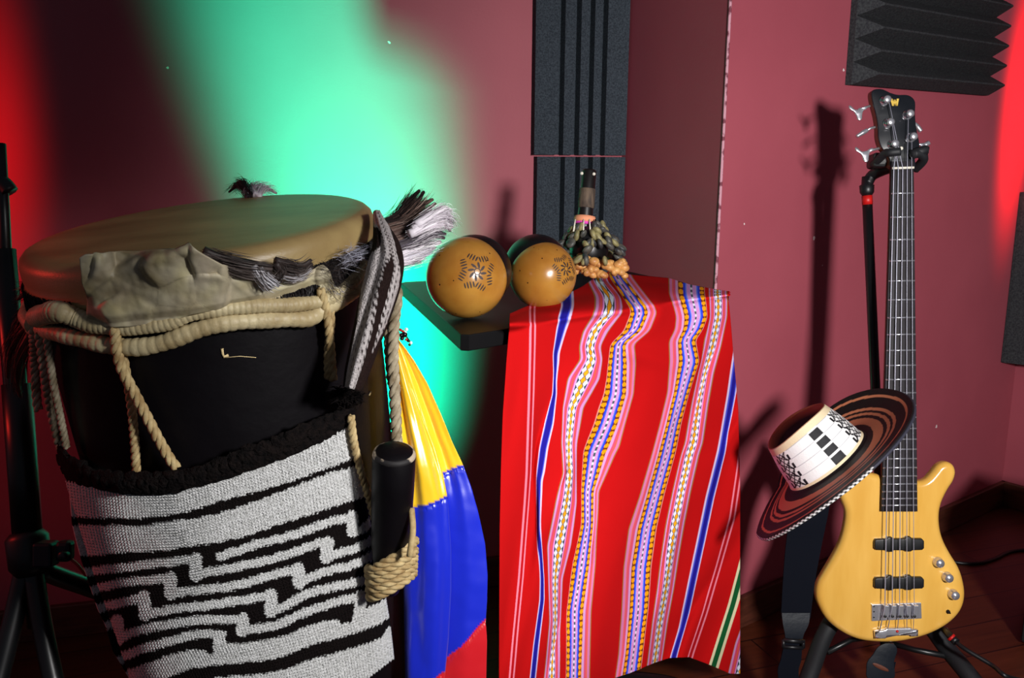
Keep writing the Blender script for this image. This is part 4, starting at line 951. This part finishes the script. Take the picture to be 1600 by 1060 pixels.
for (cx, cy), sd, sh, kp in posts:
    c = hp(cx, cy, .001); t_ = lathe('tuner', [(0, -.001), (.0098, -.001), (.0098, .003), (.0068, .004), (.0055, .012), (.0074, .017), (.0080, .020), (.005, .022), (0, .022)], c, bnrm, M_chr, BS, seg=20)
    tube('tuner_shaft', [hp(x, y, -.012) for x, y in sh], .0027, M_chr, t_, 8)
    kb = [(1333, 161), (1337, 163.5), (1342, 168), (1350, 167), (1356, 163), (1360, 163), (1360, 167), (1355, 170), (1353, 176), (1352, 183), (1349, 185.5), (1345.5, 184), (1343.5, 178), (1340, 172), (1334, 168), (1332, 164)]
    if cx in (1385, 1394.5):
        ox, oy = (0, 0) if cx == 1385 else (8, 67)
        slab('tuner_key', smooth_path(np.array([b2(x + ox, y + oy, 0) for x, y in kb]), 60, True), HF, -.0145, -.0095, M_chr, t_, rnd=.0015, steps=2)
    else:
        a, b, d_ = [hp(x, y, -.012) for x, y in kp]
        tube('tuner_key', smooth_path([a, b, d_], 14), np.interp(np.linspace(0, 1, len(smooth_path([a, b, d_], 14))), [0, .5, 1], [.0036, .0052, .0046]), M_chr, t_, 10)
# gold W on the headstock
mb = MB(); zz = [(1394.5, 152.3), (1397.6, 164), (1400.2, 164), (1401.3, 157), (1402.4, 164), (1405, 164), (1408.3, 152.3)]
for a, b, w in (((1396.2, 152.3), (1398.8, 164), 1.7), ((1398.8, 164), (1401.4, 153.5), 1.3), ((1401.4, 153.5), (1404, 164), 1.3), ((1404, 164), (1406.6, 152.3), 1.7)):
    mb.add([hp(a[0] - w, a[1], .0016), hp(a[0] + w, a[1], .0016), hp(b[0] + w, b[1], .0016), hp(b[0] - w, b[1], .0016), hp(a[0] - w, a[1], .001), hp(a[0] + w, a[1], .001), hp(b[0] + w, b[1], .001), hp(b[0] - w, b[1], .001)],
           [(0, 1, 2, 3), (0, 4, 5, 1), (1, 5, 6, 2), (2, 6, 7, 3), (3, 7, 4, 0)])
mk('letter_emblem', mb.v, mb.f, M_gold, BS, smooth=False, label='gold letter W')
# strings
nutx = [1396.5, 1403.5, 1410.5, 1417.5, 1424.5]; brx = [1382.5, 1394, 1405.5, 1417, 1428.5]
order = [((1390, 160), 0), ((1394, 194), 1), ((1397, 226), 2), ((1420, 182), 3), ((1421, 216), 4)]
tailx = [1374, 1386, 1402, 1417, 1427]
for (q, i), rr in zip(((posts[2][0], 0), (posts[1][0], 1), (posts[0][0], 2), (posts[3][0], 3), (posts[4][0], 4)), (.0011, .00095, .00085, .0007, .0006)):
    tube('string', [hp(q[0] + (4 if i < 3 else -1), q[1], .012), bp(nutx[i], 263, .0155), bp((nutx[i] + brx[i]) / 2 - .5, 600, .018), bp(brx[i], 950, .021), bp(tailx[i], 988, .008)], rr, M_steel, BS, 6)
hb = hp(1408, 232, .004); v, f = ico_vf(hb, .004, 2); mk('string_retainer', v, f, M_white, BS, label='pale string retainer')
# pickups
for y in (850, 910):
    o2 = [(1366, y - 8.5), (1383, y - 9), (1385, y - 12), (1391, y - 12), (1394, y - 9), (1411, y - 9.5), (1414, y - 12.5), (1420, y - 12.5), (1423, y - 9.5), (1438, y - 9.5), (1441, y - 6), (1441, y + 5), (1438, y + 8), (1423, y + 8.5), (1420, y + 10.5), (1414, y + 10.5), (1411, y + 8.5), (1394, y + 8.5), (1391, y + 11), (1385, y + 11), (1382, y + 8.5), (1367, y + 8), (1364, y + 5), (1364, y - 5)]
    slab('pickup', [b2(x, yy) for x, yy in o2], BF, -.001, .011, M_blkp, BS, rnd=.002, steps=3)
# bridge and tailpiece
o2 = [(1361, 944), (1438, 941), (1439, 966), (1361, 970)]
br_ = slab('bridge', densify([b2(x, y) for x, y in o2], 5), BF, -.001, .005, M_chr, BS, rnd=.001, steps=2, smooth=False)
for i, x in enumerate(brx):
    c = bp(x + 1.5, 955, .010); mb = MB(); mb.add(*box_vf(c, BX, BY, bnrm, .0105, .026, .011, .0015)); mk('saddle', mb.v, mb.f, M_chr, br_, smooth=False)
    mk('screw', *lathe_vf(cyl_prof(.0028, .004, .0006), bp(x, 963, .0155), bnrm, BX, 12), M_blkp, br_)
for y in (948, 956, 965):
    mk('screw', *lathe_vf(cyl_prof(.0016, .0015, .0004), bp(1365.5, y, .005), bnrm, BX, 10), M_blkp, br_)
o2 = [(1364, 985), (1380, 982), (1383, 980), (1420, 979), (1423, 981), (1432, 982), (1432, 992), (1422, 993), (1420, 991), (1384, 992), (1381, 996), (1365, 996)]
tp = slab('tailpiece', densify([b2(x, y) for x, y in o2], 3), BF, 0, .011, M_chr, BS, rnd=.0025, steps=3)
mk('indicator', *ico_vf(bp(1402, 987, .0115), .003, 2), M_red, tp, label='red dot')
for x, y in ((1464.5, 878), (1478.5, 901), (1488, 928)):
    lathe('control_knob', [(0, 0), (.0105, 0), (.0105, .004), (.0095, .005), (.0092, .015), (.008, .0175), (0, .0185)], bp(x, y, 0), bnrm, M_chr, BS, seg=24)
lathe('toggle_switch', [(0, 0), (.004, 0), (.004, .003), (.002, .004), (.0018, .011), (0, .012)], bp(1481, 956, 0), bnrm, M_blkp, BS, seg=14)
lathe('strap_button', [(0, 0), (.006, 0), (.004, .004), (.004, .008), (.008, .012), (.007, .014), (0, .015)], bp(1392, 1006, -.02), -BY, M_chr, BS, seg=16)
lathe('jack_socket', [(0, 0), (.007, 0), (.007, .003), (0, .0035)], bp(1476, 984, -.02), nrm(-BY + BX * .6), M_chr, BS, seg=16)

# ------------------------------------------------------------------ guitar stand
gs0 = bp(1392, 1020, -.085)
GS = empty('guitar_stand', V(gs0[0], gs0[1], 0), 'black tripod guitar stand with red collar holding the bass', 'guitar stand')
sp = lambda px, py: bp(px, py, -.085)
tube('pole', [sp(1355, 312), sp(1370, 660), sp(1386, 1030)], .0105, M_blk, GS, 16)
tube('lower_tube', [sp(1383, 800), sp(1386.5, 1028)], .0145, M_blk, GS, 16)
tube('collar', [sp(1354.6, 306), sp(1355.4, 320)], .0112, M_red, GS, 16, label='red collar')
tube('locking_cap', [sp(1354.3, 276), sp(1354.3, 288), sp(1354.4, 290), sp(1354.6, 301), sp(1354.7, 306)], [.010, .011, .0155, .0145, .010], M_blkp, GS, 16)
tube('yoke_arm', smooth_path([sp(1355, 287), sp(1362, 275), bp(1374, 268, -.07), bp(1392, 262, -.05), bp(1410, 262, -.04)], 20), .012, M_blkp, GS, 10)
box('yoke_block', bp(1372, 252, -.045), BX, BY, bnrm, .035, .030, .05, M_blkp, GS, .006)
tube('yoke_fork', smooth_path([bp(1364, 258, -.04), bp(1372, 250, -.02), bp(1383, 240, 0), bp(1391, 238.5, .012), bp(1407, 237, .016)], 16), .0085, M_rub, GS, 10)
tube('yoke_fork', smooth_path([bp(1430, 264, -.03), bp(1440, 254, -.01), bp(1443, 246, .004), bp(1436, 240, .012), bp(1427, 241, .016)], 16), .0095, M_rub, GS, 10)
tube('yoke_grip', [bp(1424, 241.5, .014), bp(1447, 234.5, .010), bp(1449.5, 235, .010)], [.009, .0105, .008], M_rub, GS, 12)
hubz = bp(1386, 960, -.085)
def gl(px, py, z=None, k=None): return on_z(px, py, z) if k is None else at_k(px, py, k)
def legpts(a, b, c):
    p, q, r_ = bp(*a, -.085), bp(*b, -.06), bp(*c, .02); e = r_ + (r_ - q) * ((.02 - r_[2]) / (r_ - q)[2]); return [p, q, r_, e]
for pts, rr in ((legpts((1372, 890), (1298, 975), (1262, 1062)), .0185), (legpts((1398, 890), (1466, 995), (1519, 1062)), .0185)):
    P = smooth_path(pts, 24); P[:, 2] = np.maximum(P[:, 2], .02); L_ = tube('leg', P, rr, M_rub, GS, 14)
bl = sp(1386, 920); tube('leg', [bl, V(bl[0] + .05, bl[1] + .16, .20), V(bl[0] + .08, bl[1] + .27, .013)], .012, M_rub, GS, 12)
tube('brace', [sp(1384, 992), bp(1330, 1000, -.06), bp(1292, 1020, -.03)], .0065, M_blk, GS, 8); tube('brace', [sp(1390, 1005), bp(1430, 1016, -.06), bp(1480, 1026, -.03)], .0065, M_blk, GS, 8)

# ------------------------------------------------------------------ guitar strap
def band(name, pts, w, th, m, parent=None, wid=None, label=None):
    """pts: list of (centre world, half-width vector world)"""
    C = smooth_path(np.array([p for p, _ in pts]), 40); Wd = smooth_path(np.array([w_ for _, w_ in pts]), 40)
    n = len(C); T = np.gradient(C, axis=0); v = []
    for i in range(n):
        nn = nrm(np.cross(T[i], Wd[i])) * th / 2
        v += [C[i] - Wd[i] - nn, C[i] + Wd[i] - nn, C[i] + Wd[i] + nn, C[i] - Wd[i] + nn]
    f = grid_faces(n, 4, True) + [(0, 1, 2, 3), tuple((n - 1) * 4 + i for i in (3, 2, 1, 0))]
    return mk(name, v, f, m, parent, smooth=False, label=label)
kS = 1.98; hw = lambda px, k=1.98: RGT * px / FPX * k
SR = empty('guitar_strap', V(*at_k(1240, 1060, kS)[:2], .02), 'dark navy webbing strap hanging in a loop from the bass', 'strap')
hn = bp(1292, 700, -.06)
band('webbing', [(hn, hw(25)), (at_k(1275, 735, 2.05), hw(28)), (at_k(1266, 790, kS), hw(30)), (at_k(1256, 850, kS), hw(28)), (at_k(1248, 910, kS), hw(25)), (at_k(1243, 966, kS), hw(23))], 0, .003, M_strap, SR)
band('leather_end', [(at_k(1243, 958, kS - .004), hw(22)), (at_k(1243, 975, kS - .006), hw(20)), (at_k(1241, 990, kS - .006), hw(15)), (at_k(1240, 1000, kS - .004), hw(13))], 0, .005, M_leath, SR, label='stitched leather end')
mb = MB(); mb.add(*tube_vf([at_k(1224, 1001, kS - .01), at_k(1256, 1003, kS - .01)], .005, 8)); mb.add(*tube_vf([at_k(1223, 1011, kS - .01), at_k(1255, 1013, kS - .01)], .004, 8))
for x in (1224, 1255): mb.add(*tube_vf([at_k(x, 1000, kS - .01), at_k(x, 1013, kS - .01)], .004, 8))
mk('buckle', mb.v, mb.f, M_blkp, SR, label='black plastic buckle')
lowz = .012
a0 = at_k(1240, 1000, kS); a1 = at_k(1232, 1060, kS); c0 = bp(1391, 1010, -.028)
e0 = bp(1384, 1035, -.005); e1_ = bp(1378, 1060, .01)
band('tail_webbing', [(a0, hw(13)), (at_k(1236, 1030, kS), hw(16)), (a1, hw(16)), (V(a1[0] + .03, a1[1] - .02, lowz), hw(14) + FWD * .004), (V(a1[0] + .12, a1[1] - .06, lowz), V(0, .022, .002)), (V(e1_[0] - .05, e1_[1] - .02, lowz + .004), V(0, .02, .004)), (V(e1_[0], e1_[1], .05), hw(15)), (e1_, hw(17)), (e0, hw(16))], 0, .003, M_strap, SR)
ec = [(1398, 1008), (1402, 1018), (1397, 1036), (1396, 1062), (1358, 1062), (1354, 1045), (1356, 1034), (1364, 1024), (1372, 1012), (1385, 1006)]
hole = [(1364, 1037), (1372, 1038), (1386, 1045), (1388, 1050), (1376, 1047), (1366, 1041)]
o = slab('strap_end', smooth_path(np.array([b2(x, y, .012) for x, y in ec]), 40, True), BF, .009, .012, M_leath, SR, rnd=.001, steps=2, label='leather end tab with slit')
slab('slit', smooth_path(np.array([b2(x, y, .013) for x, y in hole]), 30, True), BF, .0115, .0128, mat('worn_slit', (92, 44, 24), .6), o, rnd=.0004, steps=1, label='brown slit')
# cable from the bass
CB = empty('instrument_cable', V(*on_z(1560, 1040, 0)[:2], 0), 'black instrument cable plugged into the bass, running right', 'cable')
j0 = bp(1474, 983, -.02); j1 = at_k(1494, 1004, 1.98)
tube('plug', smooth_path([j0, at_k(1482, 991, 2.0), j1], 10), np.linspace(.0065, .0085, len(smooth_path([j0, j0, j1], 10))), M_blkp, CB, 12)
tube('plug_ring', [at_k(1485, 995, 1.99), at_k(1488, 998, 1.988)], .0088, M_red, CB, 12, label='small red band')
tube('cord', smooth_path([j1, at_k(1510, 1016, 1.96), at_k(1550, 1040, 1.93), at_k(1580, 1060, 1.9), V(*on_z(1640, 1085, 0)[:2], .03), V(*on_z(1720, 1060, 0)[:2], .006)], 40), .0045, M_blkp, CB, 10)
P = [on_z(x, y, .005) for x, y in ((1700, 850), (1620, 858), (1580, 862), (1555, 873), (1530, 880), (1500, 880), (1470, 872), (1440, 858))]
tag(tube('floor_cable', smooth_path(P, 50), .005, M_blkp, None, 8), 'thin black cable lying on the dark floor behind the bass', 'cable')

# ------------------------------------------------------------------ sombrero on the bass horn
def hat():
    k = 1.79; m = k / FPX; cb = at_k(1293, 722.5, k)
    im = nrm(-47 * RGT + 53.5 * UPV); tow = -nrm(ray(1293, 722)); im = nrm(im - tow * (im @ tow)); g = math.radians(15.6)
    ax = nrm(im * math.cos(g) + tow * math.sin(g)); e1 = nrm(106 * RGT + 91 * UPV); e1 = nrm(e1 - ax * (e1 @ ax)); e2 = np.cross(e1, ax); e2 = e2 if e2 @ tow > 0 else -e2
    Hh = 76 * m; r0, r1 = 69 * m, 55.5 * m
    root = empty('woven_hat', cb, 'brown and black striped straw hat with white patterned crown, hung on the bass', 'hat')
    F = lambda r, ph, h: cb + ax * h + r * (math.cos(ph) * e1 + math.sin(ph) * e2)
    # crown
    nu, nv = 420, 90; P = np.zeros((nv, nu, 3)); C = np.zeros((nv, nu, 3)); cr, bk_, wh = s2l((226, 208, 172)), s2l((18, 18, 24)), s2l((232, 232, 232))
    for j in range(nv):
        t = j / (nv - 1); r = lerp(r0, r1, t) * (1 + .03 * math.sin(t * PI)) * (1 + .05 * max(0, .12 - t) / .12)
        for i in range(nu):
            ph = 2 * PI * i / nu; P[j, i] = F(r, ph, Hh * t - .004 * math.cos(2 * ph) * t)
            c = wh
            if t < .10 or t > .87: c = cr
            else:
                q = (t - .10) / .77 * 4; row = int(q); fr = q - row; a = math.degrees(ph) % 120
                # blocks: lattice / white / black rectangles / white   repeating every 120 degrees
                if 18 <= a < 50:
                    u = (a - 18) / 32
                    if u < .13 or u > .87: c = bk_ if fr < .62 else wh
                    else:
                        x = (u - .13) / .74; d1 = abs((x * 2) % 1 - .5) * 2; tri = abs(fr - .5) * 2
                        leaf = abs(d1 - tri) < .20 or (d1 + tri < .42) or abs(x - fr) < .07 or abs(1 - x - fr) < .07
                        c = bk_ if leaf else wh
                elif 76 <= a < 94: c = bk_ if fr < .80 else wh
                elif fr > .955: c = s2l((170, 170, 176))
            C[j, i] = c
    mk('crown_band', P, grid_faces(nv, nu, True), M_felt, root, col=C, label='white crown with black woven patterns')
    # crown top: rim then sunken dark disc
    prof = [(r1, Hh), (r1 * .985, Hh + .002), (r1 * .95, Hh + .0015), (r1 * .90, Hh - .004), (r1 * .82, Hh - .014), (r1 * .6, Hh - .02), (r1 * .3, Hh - .02), (0.0001, Hh - .02)]
    nn = 96; P = np.array([[F(r, 2 * PI * i / nn, h - .004 * math.cos(4 * PI * i / nn)) for i in range(nn)] for r, h in prof]); C = np.zeros((len(prof), nn, 3)); brn, blk = s2l((150, 88, 60)), s2l((20, 14, 15))
    for j in range(len(prof)): C[j] = cr if j < 1 else (brn if j < 4 else blk)
    mk('crown_top', P, grid_faces(len(prof), nn, True), M_felt, root, col=C, label='dark sunken crown top')
    # brim
    R = 160 * m; nr, na = 80, 300; P = np.zeros((nr, na, 3)); C = np.zeros((nr, na, 3))
    hph = [(-180, -14), (-150, -8), (-120, 8), (-90, 20), (-60, 32), (-35, 34), (-10, 14), (10, 2), (40, -4), (90, 0), (130, 0), (160, -12), (180, -14)]
    rph = [(-180, .98), (-165, .88), (-135, .68), (-100, .75), (-60, .95), (-20, .98), (20, .98), (60, .97), (90, .98), (130, 1.0), (160, 1.02), (180, .98)]
    def hfun(d): return sum(interp((d + o + 180) % 360 - 180, hph) for o in range(-24, 25, 6)) / 9
    edges = [0, .12, .24, .42, .49, .55, .60, .66, .72, .78, .86, .91, 1.01]; tones = [0, 0, 1, 0, 1, 0, 1, 0, 0, 0, 1, 0]
    ehi = [0, .18, .36, .46, .50, .60, .645, .70, .74, .86, .90, .93, 1.01]
    for i in range(na):
        d = 360 * i / na - 180; ph = math.radians(d); hh = hfun(d) * m; rs = interp(d, rph)
        for j in range(nr):
            t = j / (nr - 1); r = lerp(r0 * 1.0, R * rs, t); P[j, i] = F(r, ph, hh * t ** 1.5 - .003 * math.sin(t * PI) + (.003 if t < .05 else 0))
            w = t + .04 * math.sin(ph * 2 + 1) + .025 * math.sin(ph * 3 + 4 * t)
            e_ = edges; kx = next((q for q in range(12) if w < e_[q + 1]), 11)
            tone = tones[kx]; base = s2l((206, 132, 94)) if tone else blk
            C[j, i] = base
    o = mk('brim', P, grid_faces(nr, na, True), M_felt, root, col=C, label='brown and black ringed brim'); md = o.modifiers.new('thick', 'SOLIDIFY'); md.thickness = .003; md.offset = 0
    # braided trim under the edge
    n = 480; Q = np.array([F(R * interp(360 * i / n - 180, rph) * 1.0, math.radians(360 * i / n - 180), hfun(360 * i / n - 180) * m - .0035) for i in range(n)])
    v, f = tube_vf(Q, .0030, 8, True); cc = np.zeros((n, 8, 3))
    for i in range(n):
        for q in range(8): cc[i, q] = wh if ((i // 2 + q // 2) % 2 == 0) else blk
        if -70 < 360 * i / n - 180 < 84: cc[i] = s2l((52, 52, 64))
    mk('brim_trim', v, f, M_felt, root, col=cc, label='black and white braided edge')
hat()

# ------------------------------------------------------------------ light stand at the left
kt = 1.42; tp_ = lambda x, y, dk=0: at_k(x, y, kt + dk)
g0 = tp_(60, 1060); LS = empty('light_stand', V(g0[0], g0[1], 0), 'black tripod light stand at the far left beside the drum', 'light stand')
dirp = nrm(tp_(48, 900) - tp_(4, 300)); 
tube('upper_pole', [tp_(0, 225), tp_(6, 330), tp_(14, 500)], .0085, M_blk, LS, 14)
tube('middle_pole', [tp_(6, 390), tp_(24, 600), tp_(36, 720)], .0165, M_blk, LS, 16)
tube('lower_pole', [tp_(26, 600), tp_(36, 740), tp_(44, 850)], .021, M_blk, LS, 16)
tube('clamp_wing', smooth_path([tp_(-10, 275), tp_(2, 285), tp_(10, 292), tp_(16, 300)], 10), [.012, .014, .011, .006][0:1] * len(smooth_path([tp_(-10, 275), tp_(2, 285), tp_(10, 292), tp_(16, 300)], 10)), M_blkp, LS, 10)
v, f = ico_vf(tp_(2, 250), .004, 2); mk('screw_head', v, f, M_chr, LS)
tube('collar', [tp_(40, 830), tp_(42, 840), tp_(48, 885), tp_(50, 898)], [.022, .030, .030, .022], M_blkp, LS, 18)
box('clamp_lug', tp_(72, 866, -.03), RGT, UPV, FWD, .028, .036, .03, M_leath, LS, .004)
box('clamp_lug', tp_(102, 861, -.03), RGT, UPV, FWD, .022, .030, .022, M_leath, LS, .006)
lathe('clamp_knob', cyl_prof(.0065, .016, .002), tp_(104, 866, -.035), -FWD, M_blkp, LS, seg=18)
for pts in ([(50, 880), (66, 980), (86, 1075), (98, 1130)], [(40, 885), (18, 980), (-6, 1075), (-18, 1130)], [(56, 880), (120, 905), (170, 950), (200, 990)]):
    if pts[-1][0] == 200:
        P = [tp_(54, 885), tp_(54, 885) + V(.10, .16, -.18), tp_(54, 885) + V(.2, .30, -.42)]; P[-1][2] = .012
    else: P = [tp_(x, y, -.02 * i) for i, (x, y) in enumerate(pts)]; e = P[-1]; dd = nrm(P[-1] - P[-2]); P.append(e + dd * ((.012 - e[2]) / dd[2]))
    tube('leg', smooth_path(P, 20), .0145, M_blk, LS, 12)
tube('lower_pole_tip', [tp_(48, 895), tp_(56, 980)], .012, M_blk, LS, 12)
tube('release_wire', smooth_path([tp_(108, 872, -.03), tp_(122, 884, -.03), tp_(134, 900, -.02)], 10), .0022, M_red, LS, 6, label='red strap')

# ------------------------------------------------------------------ green stage lamp and a dark cabinet
GP = V(-.07, 1.48, .085)
gt = on_plane(550, 305, INN, ln)
gd = nrm(gt - GP)
PR = empty('stage_lamp', V(GP[0], GP[1], 0), 'small black stage lamp on the floor behind the flag, green beam on the wall', 'lamp')
lathe('lamp_can', [(.0, -.09), (.035, -.088), (.044, -.06), (.046, .02), (.048, .03), (.042, .03), (.040, .0), (0, -.002)], GP, gd, M_blk, PR, seg=32)
lathe('lens', [(0, .001), (.039, .001), (.039, .003), (0, .004)], GP - gd * .002, gd, M_lens, PR, seg=32)
sd = perp(gd)
tube('yoke', smooth_path([GP + sd * .052 - gd * .03, GP + sd * .054 - V(0, 0, .06) - gd * .03, V(GP[0], GP[1], .008) - gd * V(.03, .03, 0), GP - sd * .054 - V(0, 0, .06) - gd * .03, GP - sd * .052 - gd * .03], 30), .006, M_blk, PR, 8)
ca = on_z(1594, 1010, 0)
CBN = empty('speaker_cabinet', V(ca[0] + .17, ca[1] + .10, 0), 'dark cabinet half out of frame at the lower right', 'cabinet')
cy_ = nrm(ray(1596, 1010) * V(1, 1, 0)); cx_ = V(cy_[1], -cy_[0], 0); hgt = .36
cc_ = ca + cx_ * .2 + cy_ * .15 + V(0, 0, hgt / 2 + .01)
box('cabinet_body', cc_, cx_, cy_, V(0, 0, 1), .4, .3, hgt, M_grill, CBN, .006)
box('grille', cc_ - cy_ * .153, cx_, cy_, V(0, 0, 1), .36, .008, hgt - .05, M_blkp, CBN, .003)
for sx in (-.17, .17):
    for sy in (-.12, .12): lathe('rubber_foot', cyl_prof(.014, .012, .002), cc_ * V(1, 1, 0) + cx_ * sx + cy_ * sy, V(0, 0, 1), M_rub, CBN, seg=12)

# ------------------------------------------------------------------ lights
def aim(o, tgt): o.rotation_mode = 'XYZ'; o.rotation_euler = (Vector(tuple(tgt)) - o.location).to_track_quat('-Z', 'Y').to_euler()
def spot(name, loc, tgt, power, col, size, blend=.6, rad=.03):
    l = bpy.data.lights.new(name, 'SPOT'); l.energy = power; l.color = col; l.spot_size = math.radians(size); l.spot_blend = blend; l.shadow_soft_size = rad
    o = bpy.data.objects.new(name, l); COL.objects.link(o); o.location = tuple(loc); aim(o, tgt); return o
def narrow(o, fx, d, roll=0):
    o.scale = (fx, 1, 1); o.rotation_mode = 'QUATERNION'
    o.rotation_quaternion = Vector(tuple(nrm(d))).to_track_quat('-Z', 'Y') @ Matrix.Rotation(math.radians(roll), 4, 'Z').to_quaternion()
spot('key_spot', (.86, -.30, 1.38), (.84, 1.9, .92), 285, (1, .97, .95), 72, 1, .11)
spot('drum_fill', (.90, .05, 1.50), (-.06, 1.12, .70), 150, (1, .98, .96), 44, 1, .10)  # added fill lamp, brightens drum, bag and flag; not a fixture of the room
narrow(spot('green_beam', GP + gd * .014, gt, 1800, (.0, 1, .40), 72, 1, .08), .32, gd, 15)
rt1 = on_plane(-22, 240, INN, ln); rl1 = rt1 + ln * .55 + lu * .12
narrow(spot('red_strip', rl1, rt1, 14, (1, .015, .02), 105, 1, .03), .20, rt1 - rl1)
rt2 = on_plane(1592, 170, W1, wn); rl2 = rt2 + wn * .50 + wu * .01
narrow(spot('red_strip', rl2, rt2, 60, (1, .01, .015), 100, 1, .03), .24, rt2 - rl2)
spot('red_wash', V(-1.75, 1.22, 1.22), V(-.6, 1.3, .82), 13, (1, .03, .02), 46, .7, .04)
spot('red_floor', V(-1.6, 1.45, .5), V(-.85, 2.1, .6), 4, (1, .02, .02), 90, 1, .05)
w = bpy.data.worlds.new('world'); scene.world = w; w.use_nodes = True
w.node_tree.nodes['Background'].inputs[0].default_value = (.75, .8, 1, 1); w.node_tree.nodes['Background'].inputs[1].default_value = .06
vs = scene.view_settings; vs.view_transform = 'Standard'; vs.look = 'None'; vs.exposure = 0; vs.gamma = 1
